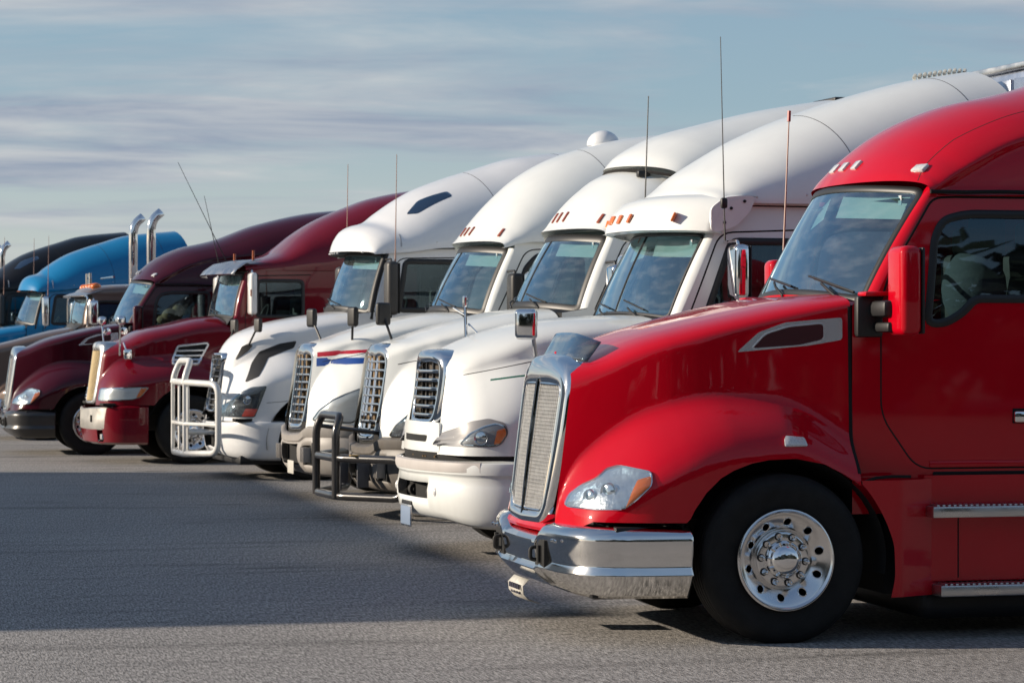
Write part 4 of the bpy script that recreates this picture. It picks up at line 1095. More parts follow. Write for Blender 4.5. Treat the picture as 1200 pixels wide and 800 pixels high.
CA4 = dict(CA, roof=[(2.0, 2.95), (2.05, 3.0), (2.11, 3.08), (2.25, 3.26), (2.47, 3.50), (2.76, 3.75), (3.12, 3.95), (3.56, 4.1), (3.92, 4.19), (4.6, 4.28), (5.3, 4.32)],
    roofn=[(2.0, 4), (2.2, 2.6), (2.8, 2.2), (5.3, 2.6)])
def cascadia(label, X0, Yc, sp, third):
    T = Truck('semi_truck', label, X0, Yc, sp); r = T.root; P_ = WHITE
    H = lambda a, b: T.H(a, b); C = lambda a, b: T.C(a, b)
    T.hood(P_); T.cab(P_, [(2.38, 2.14), (3.2, 2.14), (3.2, 2.78), (2.66, 2.78), (2.50, 2.62)], zr=(.75, 2.95), sealw=.06)
    T.windscreen(split=True, sealw=.085); T.wipers(((-.5, .08, -.15), (.25, .08, .65))); T.roof(P_); T.interior(); T.under(arch=1.24); T.wheels([1.24]); T.gaps(); backparts(T, P_, 1.24)
    doorlines(T, 2.16, 3.35, 1.0, 2.87, [(2.16, 2.12), (2.52, 2.84)])
    ribbon('panel_gap', [(2.42, 2.945), (5.2, 2.945)], C, .012, .003, SEAM, r)
    ribbon('hood_crease', [(.12, 1.56), (.5, 1.63), (1.0, 1.74), (1.78, 1.86)], H, .008, .002, SEAM, r)
    roof_lamps(T, sp['roof'][0][0]+.07, (-.80, -.17, 0, .17, .80), AMBERD, (.13, .045, .03), slant=.0)
    # grille: chrome surround, slats and broad uprights with the dusty radiator behind
    G = lambda w, z: np.array([.0+.13*(z-.8)+.40*w*w, w, z])
    out = [(0, 1.775), (-.29, 1.765), (-.43, 1.70), (-.475, 1.58), (-.45, 1.2), (-.405, .86), (-.33, .775), (0, .765)]
    inn = [(0, 1.635), (-.12, 1.61), (-.19, 1.64), (-.32, 1.62), (-.35, 1.55), (-.33, 1.2), (-.30, .90), (-.25, .855), (0, .85)]
    surround('grille_surround', G, out, inn, CHROME, r, 1.25, SPROF, 1.9)
    rg = gridmesh('radiator', np.array([[G(w, z)+np.array([.10, 0, 0]) for z in np.linspace(.80, 1.72, 5)] for w in np.linspace(-.34, .34, 9)]), simple('dusty radiator', (.05, .04, .03), .8), r)
    for w in (-.21, -.07, .07, .21):
        box('radiator_guard', (.12+.4*w*w, w, 1.24), (.03, .07, .80), simple('brown core', (.16, .11, .06), .9), r, .004)
    for k in range(9):
        z = .895+.086*k; wl = float(np.interp(z, [.86, 1.2, 1.6], [.295, .33, .35]))
        bar_between('grille_slat', [G(w, z)-np.array([.0, 0, 0]) for w in np.linspace(-wl, wl, 11)], .024, .06, CHROME, r)
    for w in (-.17, .0, .17):
        V = []; P = [G(w, z)+np.array([.012, 0, 0]) for z in np.linspace(.86, 1.62, 10)]
        Vt, Ft = tubemesh(P, .018, 4); mk('grille_upright', Vt, Ft, CHROME, r)
    dark = third
    lamp(T, [(.06, .84), (.10, .96), (.20, 1.08), (.34, 1.18), (.50, 1.24), (.62, 1.24), (.60, 1.08), (.52, .92), (.42, .85)] if third else [(.04, .90), (.09, 1.02), (.20, 1.13), (.34, 1.20), (.50, 1.26), (.64, 1.27), (.62, 1.10), (.52, .94), (.42, .88)], inner=LAMPDK if third else simple('clouded lamp', (.55, .55, .54), .35, 0, 1), trim=.014, bowls=((.25, .96, .06), (.42, 1.04, .06)) if third else ())
    # bumper
    plan = [(-.05, 0), (-.04, .25), (-.01, .45), (.05, .66), (.14, .86), (.27, 1.02), (.42, 1.11), (.62, 1.16), (.80, 1.17)]
    cut = lambda x, w, z: (abs(w) < .40 and .42 < z < .62) or (.52 < abs(w) < .72 and .42 < z < .60)
    b = sweep('bumper', plan, [(0, .30), (.9, .27), (1.3, .25)], [(0, .74), (.4, .76), (.6, .84), (1.3, .86)],
        [(0, -.12), (.06, -.06), (.2, -.015), (.4, .01), (.6, .012), (.72, -.0), (.76, -.012), (.80, .005), (.93, .01), (1, -.05)], GREY if third else GREYL, r, cut=cut, n=100); solid(b, .008)
    box('bumper_intake', (.16, 0, .52), (.2, 1.5, .26), VOID, r, .01)
    for k in range(4):
        for sg in (-1, 1): box('intake_fin', (.02+.04*0, sg*(.54+.05*k), .51), (.10, .014, .17), GREYL, r, .004)
    sweep('bumper_gap', [(x+.07, w*.97) for x, w in plan], .70, .88, [(0, 0), (1, 0)], VOID, r)
    mirror(T, (2.28, 1.33, 2.33), (.15, .24, .46), CHROME if third else BLACK, r=.05)
    if third:
        # black tube bull bar
        pl = lambda w: -.38+.0*w if abs(w) < .42 else -.38+.54*((abs(w)-.42)/.75)**1.1
        def pt(w, z): return (float(pl(w)), w, z)
        tube('bull_bar_hoop', [pt(-.42, .22), pt(-.42, .90), (-.32, -.38, 1.04), (-.32, .38, 1.04), pt(.42, .90), pt(.42, .22)], .042, BAR, r, 12, fil=.12)
        for z in (.62, .24):
            P = [pt(w, z) for w in (0, -.42, -.8, -1.1)]
        for sg in (-1, 1):
            fr = [pt(0, .62), pt(sg*.42, .62), pt(sg*1.14, .62), pt(sg*1.14, .24), pt(sg*.42, .24), pt(0, .24)]
            tube('bull_bar_frame', fr, .042, BAR, r, 12, fil=.14)
            box('bull_bar_bracket', (-.10, sg*.42, .45), (.12, .03, .26), simple('bracket grey', (.1, .1, .11), .5), r, .004)
            tube('bull_bar_stay', [(-.40, sg*.42, .93), (.12, sg*.42, .86)], .022, BAR, r, 8)
        box('bull_bar_plate', (-.22, .12, .42), (.02, .22, .30), simple('bracket grey', (.1, .1, .11), .5), r, .006)
        box('bull_bar_badge', tuple(np.array(pt(-.66, .655))), (.14, .06, .01), simple('gold print', (.5, .33, .1), .4), r, .003)
    if third:
        hood_mirror(T, tuple(hoodtop(T, .42, .62)), (.42, .74, 2.08), size=(.07, .19, .24), back=BLACK, face=CHROME, stalk=BLACK, yaw=2.1)
        hood_mirror(T, tuple(hoodtop(T, .34, -.62)), (.36, -.95, 1.80), size=(.05, .1, .1), back=P_, face=P_, stalk=BLACK) if False else None
        # separate fairing standing on the roof
        fa = dict(sp); T2 = type('x', (), {})()
        zt = F([(2.70, 3.62), (2.78, 3.72), (2.97, 3.85), (3.2, 3.96), (3.7, 4.10), (4.41, 4.27), (5.3, 4.42)])
        o = shell('roof_spoiler', (2.70, 5.3), lambda a: 3.45, lambda a: 3.46+.02*(a-2.7), zt, lambda a, z: 1.0-.03*(z-3.4), 2.6, P_, r, warp=lambda a, w, z: .40*w*w, nz=3, ntop=30, ns=70)
        tube('spoiler_gap', [(2.70+.4*w*w+.01, w, 3.58+.02*abs(w)-(.13*abs(w)**2.2)) for w in np.linspace(-1.0, 1.0, 21)], .018, SEAM, r, 6)
        tube('spoiler_gap', [(3.05+.1*k, -.995, 3.475+.018*k) for k in range(20)], .018, SEAM, r, 6)
        box('spoiler_bracket', (2.84, -.62, 3.52), (.14, .08, .07), BLACK, r, .02)
        antenna(r, (2.57, -1.3, 2.2), (2.64, -1.3, 4.26), SEAL, .010)
        p = T.roofpt(4.7, 0); box('roof_vent', (5.3, 0, 4.385), (.3, .6, .06), BLACK, r, .03)
    else:
        S = H
        ribbon('red_stripe', [(.045, 1.64), (.30, 1.66), (1.3, 1.72)], H, .055, .0015, STRIPER, r)
        ribbon('blue_stripe', [(.045, 1.555), (.30, 1.565), (1.3, 1.60)], H, .095, .0015, STRIPEB, r)
        for w, x in ((-.66, .50), (.64, .44)):
            hood_mirror(T, tuple(hoodtop(T, x, w)), (x, w*1.35, 2.07), size=(.07, .17, .22), back=BLACK, face=CHROME, stalk=BLACK, yaw=.3)
        p = T.roofpt(3.8, .25); q = ellips('satellite_dome', (3.92, .3, 4.17), (.20, .20, .17), WHITE2, r, 24, cut=-.1)
        pl = box('number_plate', (-.07, -.25, .36), (.006, .30, .15), PLATE, r, .002)
    return T

# ================================================================== trucks with the jutting roof visor
VO = dict(hood_end=1.72,
    zt=[(0, 1.62), (.06, 1.70), (.14, 1.79), (.28, 1.89), (.5, 1.97), (.77, 2.045), (1.23, 2.13), (1.72, 2.20)],
    zs=[(0, 1.42), (.1, 1.54), (.3, 1.66), (.77, 1.80), (1.23, 1.89), (1.72, 1.96)],
    hs=[(0, .34), (.04, .42), (.15, .54), (.4, .69), (.8, .83), (1.3, .94), (1.72, .99)],
    wf=[(0, .40), (.03, .62), (.08, .80), (.18, .95), (.35, 1.06), (.6, 1.14), (1.1, 1.20), (1.72, 1.20)],
    zc=[(0, .92), (.2, 1.08), (.5, 1.22), (.9, 1.30), (1.2, 1.28), (1.72, 1.1)], hfade=.30, drop=.26, blend=.10,
    rake=[(.7, .02), (1.7, .15)], rakefade=.9, hoodn=2.8, lean=.05, zlow=arch_low(.76, 1.16, .64, 1.72),
    cab=(1.05, .97, 2.1, 3.0), ws=((1.62, 2.25), (1.92, 2.17), (1.90, 2.96), (2.14, 2.93)), wsw=(.95, .88),
    roof=[(1.66, 2.985), (1.68, 3.06), (1.72, 3.16), (1.80, 3.27), (1.90, 3.33), (2.09, 3.385), (2.24, 3.50), (2.53, 3.70), (2.76, 3.83), (3.17, 3.99), (3.58, 4.12), (4.2, 4.30), (5.3, 4.42)],
    gutter=[(1.66, 2.93), (2.1, 2.96), (2.6, 3.02), (5.3, 3.06)], roofw=[(1.66, 1.0), (2.3, 1.05), (5.3, 1.08)], roofn=[(1.66, 2.6), (1.9, 2.6), (2.3, 2.2), (3.0, 2.2), (5.3, 2.6)], bow=.32, rear=5.3)
def volvo(label, X0, Yc, P_, chrome_mirror=False, bull=True):
    T = Truck('semi_truck', label, X0, Yc, VO); r = T.root
    H = lambda a, b: T.H(a, b); C = lambda a, b: T.C(a, b)
    T.hood(P_); T.cab(P_, [(2.30, 2.20), (3.15, 2.20), (3.15, 2.84), (2.40, 2.84)], zr=(.75, 3.03), sealw=.07)
    T.windscreen(sealw=.06); T.wipers(((-.3, .06, .2), (.5, .06, .95))); T.roof(P_); T.interior(); T.under(arch=1.16); T.wheels([1.16]); T.gaps(); backparts(T, P_, 1.16)
    doorlines(T, 2.10, 3.3, 1.0, 2.90, [(2.10, 2.2), (2.30, 2.88)])
    # underside of the visor
    P = []
    for w in np.linspace(-1, 1, 31): P.append([(1.66+.32*w*w, w*1.0, 2.945), (2.1+.2*w*w, w*.97, 2.99)])
    gridmesh('visor_soffit', np.array(P), BLACK, r)
    ribbon('roof_gap', [(2.30, 3.0), (2.4, 3.01), (3.0, 3.02), (5.2, 3.03)], C, .02, .004, SEAM, r)
    for w in (-.80, -.22, -.11, 0, .11, .22, .80): box('cab_marker', (1.665+.32*w*w, w, 2.965), (.03, .05, .02), CLEARL if P_ is not BLUE else AMBER, r, .005)
    RS = lambda a, b: T.RT(a, b)
    ribbon('roof_crease', [(2.02, .12), (2.04, .30), (2.08, .52)], RS, .02, .004, simple('soft crease', (.35, .36, .38), .4), r)
    if P_ is not BLUE:
        patch('skylight', rounded([(2.36, .90), (2.46, .78), (2.98, .86), (2.98, 1.0), (2.6, 1.06)], .04), RS, .003, simple('skylight glass', (.01, .03, .07), .05, 0, 1), r, rings=6)
    # black air deflector along the screen pillar, mirror
    for sg in (-1, 1):
        P = []
        for v in np.linspace(-.12, 1.0, 12):
            a = T.WS(sg, v); P.append(a+np.array([.02, sg*.05, 0]))
        tube('pillar_deflector', P, .05, BLACK, r, 10)
    mirror(T, (2.12, 1.33, 2.48), (.16, .25, .70), CHROME if chrome_mirror else GREY_M, r=.06, armz=(2.86, 2.10))
    # grille
    G = lambda w, z: np.array([-.02+.11*(z-.85)+.36*w*w, w, z])
    out = [(0, 1.645), (-.30, 1.64), (-.345, 1.60), (-.31, 1.2), (-.27, .89), (-.24, .865), (0, .86)]
    inn = [(0, 1.60), (-.28, 1.60), (-.305, 1.57), (-.275, 1.2), (-.235, .92), (-.21, .90), (0, .90)]
    surround('grille_surround', G, out, inn, CHROME, r, 1.25, SPROF, 1.9)
    gridmesh('grille_backing', np.array([[G(w, z)+np.array([.05, 0, 0]) for z in np.linspace(.86, 1.64, 5)] for w in np.linspace(-.31, .31, 9)]), VOID, r)
    for k in range(9):
        z = .955+.075*k; wl = float(np.interp(z, [.9, 1.2, 1.58], [.225, .272, .302]))
        bar_between('grille_slat', [G(w, z)+np.array([.01, 0, 0]) for w in np.linspace(-wl, wl, 9)], .010, .03, ALU, r)
    P = [G(.24-.48*t, .95+.62*t)-np.array([.012, 0, 0]) for t in np.linspace(0, 1, 8)]
    Vt, Ft = tubemesh(P, .014, 6); mk('diagonal_bar', Vt, Ft, CHROME, r)
    V, Fc = lathem([(.001, .02), (.05, .018), (.065, .008), (.068, -.01)], (0, 0, 0), 24); g0 = G(0, 1.26)
    mk('grille_emblem', [(g0[0]-.005+v[1], v[0], g0[2]+v[2]) for v in V], Fc, ALU, r)
    # side vent and mirror foot
    ve = [(.22, 1.26), (.40, 1.34), (.54, 1.56), (.78, 1.675), (.93, 1.70), (.97, 1.80), (.74, 1.76), (.46, 1.66), (.34, 1.50)]
    vf = [(.13, 1.55), (.20, 1.72), (.30, 1.765), (.36, 1.74), (.29, 1.66)]
    for sg in (-1, 1):
        S = lambda a, b, sg=sg: T.H(a, b, sg); fl = 1 if sg < 0 else -1
        patch('side_vent', rounded(ve, .03), S, .006, BLACK, r, flip=fl, rings=6, edge=.01)
        f = patch('mirror_foot', rounded(vf, .02), S, .01, BLACK, r, flip=fl, rings=4, edge=.02)
        p = np.array(S(.30, 1.74)); hood_mirror(T, tuple(p), (p[0]+.10, p[1]+sg*.12, 2.0), size=(.06, .15, .18), back=GREY_M, face=BLACK, yaw=.3)
    lamp(T, [(-.08, .815), (.03, .98), (.16, 1.13), (.30, 1.20), (.50, 1.22), (.44, 1.05), (.36, .815)], inner=LAMPDK, amber=[(.20, .825), (.345, .825), (.39, .92), (.24, .925)], ambermat=simple('red orange lens', (.6, .05, .02), .25, 0, 1), bowls=((.10, .92, .055), (.25, 1.04, .06)))
    plan = [(-.02, 0), (-.01, .25), (.02, .5), (.08, .72), (.17, .90), (.30, 1.04), (.45, 1.12), (.62, 1.165), (.76, 1.18)]
    ribbon('panel_gap', [(.50, 1.0), (.75, 1.02), (1.1, 1.10)], H, .006, .0015, SEAM, r)
    b = sweep('bumper', plan, [(0, .34), (.9, .27), (1.3, .25)], [(0, .745), (1.3, .765)], [(0, -.10), (.06, -.05), (.2, -.015), (.4, .0), (.6, .008), (.8, .012), (.93, .02), (.97, .012), (1, -.04)], P_, r, n=80,
        cut=lambda x, w, z: abs(w) < .45 and .42 < z < .66); solid(b, .008)
    box('bumper_intake', (.20, 0, .54), (.2, 1.0, .28), VOID, r, .01)
    box('air_dam', (.6, 0, .26), (.8, 1.9, .12), BLACK, r, .03)
    box('bumper_gap', (.55, 0, .78), (.85, 2.1, .035), SEAM, r, .005)
    antenna(r, (2.18, -1.3, 2.83), (2.20, -1.3, 4.22), simple('bronze whip', (.25, .12, .09), .4), .008)
    antenna(r, (2.18, 1.3, 2.83), (2.20, 1.3, 4.26), simple('bronze whip', (.25, .12, .09), .4), .008)
    if bull:
        def pt(w, z): return (float(-.42 if abs(w) < .42 else -.42+.32*((abs(w)-.42)/.7)**1.1), w, z)
        tube('bull_bar_hoop', [pt(-.40, 1.24), (-.40, -.40, 1.36), (-.33, -.36, 1.54), (-.33, .36, 1.54), (-.40, .40, 1.36), pt(.40, 1.24)], .042, STEEL, r, 12, fil=.10)
        for sg in (-1, 1):
            tube('bull_bar_frame', [pt(0, 1.26), pt(sg*.42, 1.26), pt(sg*1.10, 1.24), pt(sg*1.10, .36), pt(sg*.42, .33), pt(0, .33)], .042, STEEL, r, 12, fil=.16)
            tube('bull_bar_upright', [pt(sg*.42, 1.26), pt(sg*.42, .33)], .026, STEEL, r, 10)
            tube('bull_bar_crossbar', [pt(0, .72), pt(sg*.42, .72), pt(sg*1.10, .72)], .026, STEEL, r, 10)
            box('bull_bar_bracket', (-.36, sg*.30, .78), (.02, .10, .9), STEEL, r, .004); tube('bull_bar_stay', [(-.36, sg*.30, .6), (.1, sg*.30, .6)], .03, STEEL, r, 8)
        for a, b_ in ((-.3, .5), (.3, .5), (0, .62)): lathe('bull_bar_bolt', [(.001, .03), (.02, .028), (.024, 0)], (-.33, a, b_), CHASSIS, r, n=10)
    return T
GREY_M = simple('charcoal mirror shell', (.045, .042, .04), .45)

# ================================================================== maroon truck with silver visor
WE = dict(hood_end=2.0,
    zt=[(0, 1.72), (.2, 1.765), (.42, 1.82), (.74, 1.95), (1.21, 2.06), (1.6, 2.15), (1.85, 2.17), (1.95, 2.13), (2.0, 2.08)],
    zs=[(0, 1.50), (.42, 1.62), (.9, 1.74), (1.4, 1.84), (2.0, 1.92)],
    hs=[(0, .46), (.05, .52), (.2, .60), (.6, .74), (1.1, .87), (2.0, 1.0)],
    wf=[(0, .50), (.03, .68), (.09, .84), (.2, .97), (.4, 1.07), (.8, 1.15), (1.3, 1.20), (2.0, 1.20)],
    zc=[(0, .95), (.3, 1.10), (.7, 1.16), (1.2, 1.22), (1.6, 1.20), (2.0, 1.05)], hfade=.30, drop=.26, blend=.08,
    rake=[(.8, .06), (1.75, .20)], rakefade=.9, hoodn=3, lean=.04, zlow=arch_low(.86, 1.38, .66, 2.0),
    cab=(1.03, .98, 2.05, 2.9), ws=((1.92, 2.19), (2.04, 2.14), (2.08, 2.80), (2.21, 2.79)), wsw=(.95, .90),
    roof=[(2.12, 2.93), (2.2, 2.96), (2.47, 3.03), (2.75, 3.12), (2.95, 3.26), (3.12, 3.40), (3.46, 3.62), (3.93, 3.83), (4.33, 3.98), (4.98, 4.11), (5.4, 4.15)],
    gutter=[(2.12, 2.84), (5.4, 2.86)], roofw=[(2.12, .98), (2.8, 1.02), (5.4, 1.06)], roofn=[(2.12, 4), (2.8, 3.2), (3.4, 2.4), (5.4, 2.6)], bow=.10, rear=5.4)
def western(label, X0, Yc):
    T = Truck('semi_truck', label, X0, Yc, WE); r = T.root; P_ = MAROON
    H = lambda a, b: T.H(a, b); C = lambda a, b: T.C(a, b)
    T.hood(P_); T.cab(P_, [(2.37, 2.16), (3.08, 2.16), (3.08, 2.69), (2.40, 2.69)], zr=(.75, 2.87), sealw=.05)
    T.windscreen(sealw=.04); T.wipers(((-.3, .06, .2),)); T.roof(P_); T.interior(); T.under(arch=1.38); T.wheels([1.38]); backparts(T, P_, 1.38)
    doorlines(T, 2.20, 3.2, 1.0, 2.78, [(2.20, 2.14), (2.30, 2.76)])
    ribbon('panel_gap', [(2.3, 2.86), (5.2, 2.86)], C, .016, .003, SEAM, r)
    rows = []
    for w in np.linspace(-1, 1, 33):
        k = abs(w); f = 1.76+.26*k**2; rows.append([(f+.02, w*1.04, 2.775), (f, w*1.04, 2.79), (f+.06, w*1.04, 2.86), (f+.20, w*1.04, 2.955), (f+.42, w*1.04, 3.0)])
    v = gridmesh('visor', np.array(rows), ALU, r); solid(v, .01)
    for w in (-.5, .5): patch('visor_cap', [(w-.3, .3), (w+.3, .3), (w+.25, .95), (w-.25, .95)], lambda a, b: np.array([1.76+.26*abs(a)**2+.22+.2*b, a, 2.955+.045*b]), .02, P_, v, flip=1, rings=3)
    tube('visor_lamp', [(2.35, -.9, 3.0), (2.35, -.9, 3.14)], .02, AMBERD, r, 8); tube('visor_lamp', [(2.15, -.5, 3.0), (2.15, -.5, 3.10)], .02, AMBERD, r, 8)
    G = lambda w, z: np.array([.03+.13*(z-.9)+.30*w*w, w, z])
    out = [(0, 1.79), (-.30, 1.785), (-.45, 1.76), (-.49, 1.68), (-.45, 1.2), (-.42, .90), (-.36, .865), (0, .86)]
    inn = [(0, 1.66), (-.26, 1.655), (-.33, 1.64), (-.345, 1.6), (-.325, 1.2), (-.30, .95), (-.28, .92), (0, .91)]
    surround('grille_surround', G, out, inn, ALU, r, 1.3, SPROF, 1.9)
    gridmesh('grille_backing', np.array([[G(w, z)+np.array([.05, 0, 0]) for z in np.linspace(.88, 1.68, 5)] for w in np.linspace(-.36, .36, 9)]), VOID, r)
    gm = simple('gold mesh', (.50, .40, .24), .4, .8); bars = []
    for k in range(24):
        z = .93+.71*k/23; bars.append(tubemesh([G(w, z)+np.array([.01, 0, 0]) for w in np.linspace(-.33, .33, 7)], .007, 4))
    for k in range(13):
        w = -.31+.62*k/12; bars.append(tubemesh([G(w*(1 if z > 1.2 else .95), z)+np.array([.004, 0, 0]) for z in np.linspace(.92, 1.65, 5)], .007, 4))
    mk('grille_mesh', *join(bars), gm, r)['kind'] = 'stuff'
    lamp(T, [(.02, .925), (.03, 1.10), (.60, 1.125), (.74, 1.12), (.62, .985), (.50, .945)], inner=simple('bright lamp', (.75, .75, .74), .3, .3, 1), amber=[(.55, .975), (.61, .985), (.72, 1.11), (.62, 1.11)], trim=.02, trimmat=CHROME)
    # chrome louvres high on the hood side
    Hc = lambda a, z: np.array([a, -(float(T.Wh(a, z))+.0), z])
    ou = rounded([(1.12, 1.45), (1.22, 1.72), (1.64, 1.765), (1.66, 1.74), (1.5, 1.45)], .03)
    pch = patch('louvre_panel', ou, H, .006, VOID, r, edge=.01); ribbon('louvre_frame', ou, H, .04, .03, VENTC, pch, closed=True)
    for k in range(3):
        z = 1.50+.075*k; ribbon('louvre', [(1.15+.03*k, z), (1.56+.03*k, z+.01)], H, .036, .035, VENTC, pch)
    # bumper: silver panel above a maroon lip, maroon corners
    plan = [(-.03, 0), (-.02, .25), (0, .45), (.05, .68), (.13, .88), (.25, 1.03), (.42, 1.12), (.6, 1.16), (.74, 1.17)]
    b = sweep('bumper', plan, .29, [(0, .80), (.8, .84), (1.3, .86)], [(0, -.08), (.06, -.02), (.4, .0), (.7, .0), (.95, -.005), (1, -.05)], P_, r, n=80, cut=lambda x, w, z: .70 < abs(w) < .86 and .36 < z < .44); solid(b, .008)
    sweep('bumper_panel', [(x-.012, w*.98) for x, w in plan[:6]], .50, [(0, .80), (1.2, .85)], [(0, -.006), (.05, .004), (.5, .006), (.95, .004), (1, -.02)], simple('silver panel', (.62, .60, .56), .35, .7, rvar=.1), r, n=50)
    for sg in (-1, 1):
        box('fog_light', (.13, sg*.78, .40), (.06, .16, .08), CLEARL, r, .01); box('tow_pin', (.0, sg*.55, .66), (.03, .04, .10), VOID, r, .005)
    box('bumper_gap', (.5, 0, .87), (.8, 2.0, .04), VOID, r, .01)
    mirror(T, (2.25, 1.30, 2.49), (.11, .26, .62), simple('white mirror shell', (.8, .8, .78), .2, 0, 1), arm=CHROME, r=.045)
    box('mirror_lamp', (2.20, -1.44, 2.50), (.02, .02, .10), AMBERD, r, .005)
    for x, w in ((.30, -.7), (.30, .7)):
        p = hoodtop(T, x, w); hood_mirror(T, tuple(p), (p[0]-.02, p[1]*1.25, 2.10), size=(.12, .28, .14), back=CHROME, face=BLACK, stalk=CHROME)
        lathe('spot_lamp', [(.001, .03), (.05, .025), (.06, 0), (.04, -.05), (.001, -.06)], (p[0]+.05, p[1]*1.1, 1.94), CHROME, r, n=16)
    p = np.array(H(.40, 1.62)); m = box('side_mirror', (p[0]+.02, p[1]-.10, 1.60), (.12, .14, .15), CHROME, r, .02); tube('side_mirror_arm', [tuple(p+np.array([-.02, .0, .15])), tuple(p+np.array([0, -.10, .05]))], .014, CHROME, m, 6)
    for x, w in ((2.05, -.55), (2.02, .1)):
        box('cowl_cap', (x+.0, w, 2.2), (.16, .14, .10), BLACK, r, .04)
    antenna(r, (2.25, 1.1, 2.9), (2.0, 1.1, 4.05), SEAL, .007)
    antenna(r, (2.35, .9, 2.95), (1.55, .9, 4.55), SEAL, .007)
    return T

# ================================================================== brown conventional truck with twin stacks
PE = dict(hood_end=1.62, zt=[(0, 1.68), (.4, 1.78), (1.47, 2.04), (1.62, 2.06)], zs=[(0, 1.5), (1.62, 1.88)],
    hs=[(0, .42), (1.62, .66)], wf=[(0, .42), (.1, .5), (.3, .9), (.6, 1.1), (1.62, 1.2)], zc=[(0, .7), (.5, .95), (1.1, 1.08), (1.62, .9)], hfade=.12, drop=.3, blend=.04,
    rake=0, hoodn=3, lean=.05, zlow=arch_low(.75, 1.0, .6, 1.62), cab=(.95, .92, 2.0, 2.7),
    ws=((1.62, 2.12), (1.72, 2.10), (1.72, 2.58), (1.82, 2.57)), wsw=(.82, .80),
    roof=[(1.72, 2.70), (1.78, 2.76), (1.95, 2.81), (2.4, 2.85), (2.7, 2.86), (4.4, 2.9)], gutter=2.64, roofw=.94, roofn=4, bow=.10, rear=4.3)
def peterbilt(label, X0, Yc, paint, group=None):
    T = Truck('semi_truck', label, X0, Yc, PE); r = T.root
    H = lambda a, b: T.H(a, b)
    T.hood(paint); T.cab(paint, [(1.98, 2.08), (2.75, 2.08), (2.75, 2.52), (1.98, 2.52)], zr=(.75, 2.66)); T.windscreen(split=True, sealw=.04); T.wipers(((-.5, .06, -.2), (.3, .06, .6))); T.roof(paint); T.interior(); T.under(arch=1.0); T.wheels([1.0])
    box('grille', (-.03, 0, 1.25), (.14, .84, .92), CHROME, r, .05)
    for k in range(9): box('grille_bar', (-.11, -.32+.08*k, 1.25), (.02, .02, .78), CHROME, r, .004)
    b = sweep('bumper', [(-.25, 0), (-.23, .5), (-.15, .9), (.0, 1.1), (.2, 1.18)], .3, .75, [(0, -.03), (.1, .0), (.9, 0), (1, -.03)], CHROME, r, n=40); solid(b, .008)
    rows = [[(x+.25*abs(w)**2, w*.98, z) for x, z in ((1.50, 2.61), (1.49, 2.63), (1.62, 2.68), (1.80, 2.72))] for w in np.linspace(-1, 1, 21)]
    solid(gridmesh('visor', np.array(rows), ALU, r), .01)
    for w in (-.7, -.35, 0, .35, .7):
        e = ellips('roof_lamp', (1.98, w, 2.80), (.10, .07, .07), AMBER, r, 14)
    for w in (-.2, .2):
        tube('air_horn', [(1.95, w, 2.85), (1.95, w, 3.06)], .025, CHROME, r, 8)
    tube('horn_bar', [(2.3, -.75, 2.98), (2.3, .75, 2.98)], .02, CHROME, r, 6)
    mirror(T, (1.86, 1.22, 2.31), (.16, .22, .46), CHROME, arm=CHROME, r=.05)
    for sg in (-1, 1):
        tube('mirror_post', [(1.74, sg*1.0, 2.62), (1.74, sg*1.25, 2.60), (1.74, sg*1.25, 2.05), (1.74, sg*1.0, 2.03)], .016, CHROME, r, 8, fil=.05)
        P = [(2.95, sg*1.0, .9), (2.95, sg*1.0, 3.9), (3.0, sg*1.0, 4.06), (3.14, sg*1.0, 4.18)]
        V, Fc = tubemesh(rounded(P, .2, 8, False), .082, 20); s = mk('exhaust_stack', V, Fc[:-2], CHROME, r); solid(s, .004)
        lathe('headlight', [(.001, .02), (.09, .018), (.1, 0)], (-.02, sg*.62, 1.05), CLEARL, r, n=16)
    return T

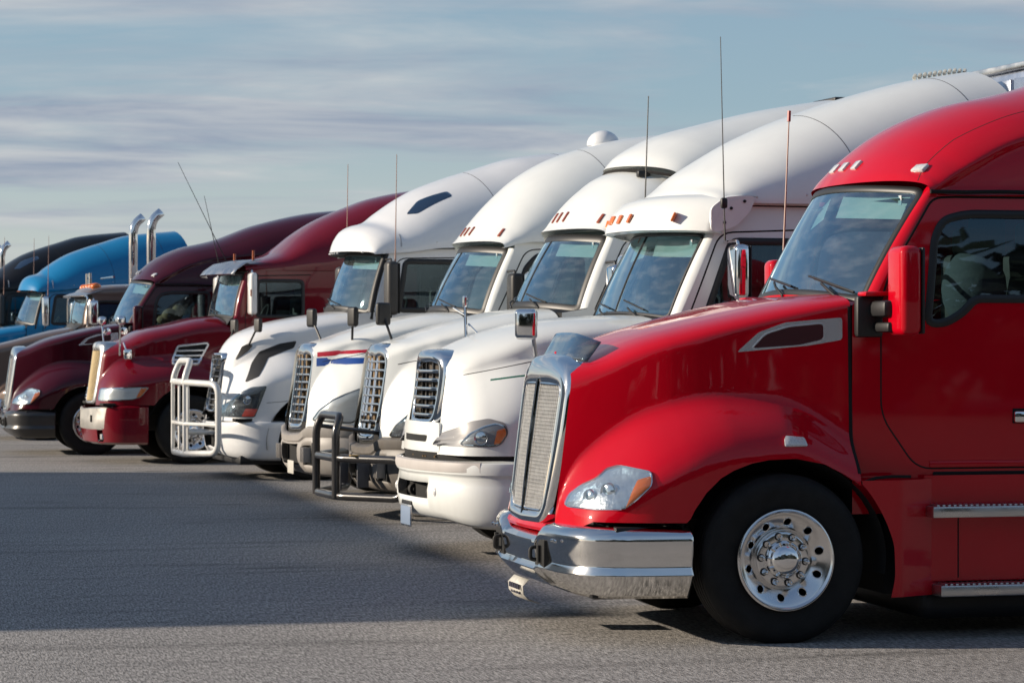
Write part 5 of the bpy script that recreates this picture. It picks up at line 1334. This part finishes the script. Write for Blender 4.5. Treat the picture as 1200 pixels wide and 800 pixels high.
T2 = columbia('white semi truck with amber lamps on its visor, next behind the red one', 4.24, 21.6)
T3 = cascadia('white semi truck with black tube bull bar and tall slatted chrome grille', 4.63, 26.3, CA3, True)
T4 = cascadia('white semi truck with red and blue hood stripe and satellite dome on its roof', 4.42, 29.8, CA4, False)
T5 = volvo('white semi truck with white tube bull bar and black side vents', 4.01, 34.4, WHITE2)
T6 = western('maroon semi truck with silver visor and squared mesh grille behind the white bull bar', 2.71, 39.2)
T7 = kenworth('dark plum semi truck with black bumper and oval headlamp, left of the maroon one', 1.45, 42.7, PLUM, False, False)
T8 = peterbilt('brown conventional semi truck with twin chrome exhaust stacks and amber roof lamps', 1.5, 49, TAN)
T9 = volvo('bright blue semi truck with jutting visor and chrome mirror', 1.05, 62, BLUE, True, False)
T10 = volvo('black semi truck beyond the blue one, at the far left of the row', .2, 66, BLACKP, False, False); T10.root.scale = (1, 1, 1.03)
T11 = peterbilt('dark semi truck hidden at the end of the row, only a chrome stack showing', -.35, 72, BLACKP); T11.root.scale = (1, 1, 1.06)

# trailer behind the white truck with the visor: only its nose shows over the red roof
def trailer():
    ph = rad(4.5); t = thing('semi_trailer', 'bright metal box trailer behind the sleeper of the second truck', 'trailer', (4.12+5.45*math.cos(ph), 21.6+5.45*math.sin(ph), 0)); t.rotation_euler = (0, 0, ph)
    tm = simple('trailer skin', (.45, .5, .6), .25, .8, rvar=.1)
    box('body', (6.2, 0, 2.75), (12, 2.5, 3.0), tm, t, .05)
    for k in range(24):
        for sg in (-1, 1): box('side_rib', (.5+.5*k, sg*1.26, 2.75), (.05, .02, 2.9), tm, t, .004)
    for k in range(5): box('nose_panel', (.18, -1+.5*k, 2.75), (.04, .44, 2.8), tm, t, .01)
    box('top_rail', (6.2, 0, 4.26), (12.1, 2.54, .06), ALU, t, .01)
    box('chassis', (8.5, 0, 1.05), (7, 1.0, .25), CHASSIS, t, .02)
    for x in (10.0, 11.3):
        for sg in (-1, 1):
            w = bpy.data.objects.new('wheel', None); COL.objects.link(w); w.parent = t; w.location = (x, sg*1.235, .497); build_wheel(w, (0, 0, 0), sg, POLISH, True)
trailer()

ellips('draped_jacket', (2.98, -.52, 2.12), (.20, .24, .26), simple('blue grey cloth', (.10, .13, .15), .9, bump=.8, bscale=9), T1.root, 20)
for c, q in (((2.75, -.75, 2.20), (.14, .12, .12)), ((2.88, -.72, 2.27), (.10, .10, .12)), ((2.66, -.70, 2.14), (.12, .12, .08))):
    ellips('beige_bundle', c, q, BEIGE, T7.root, 14)
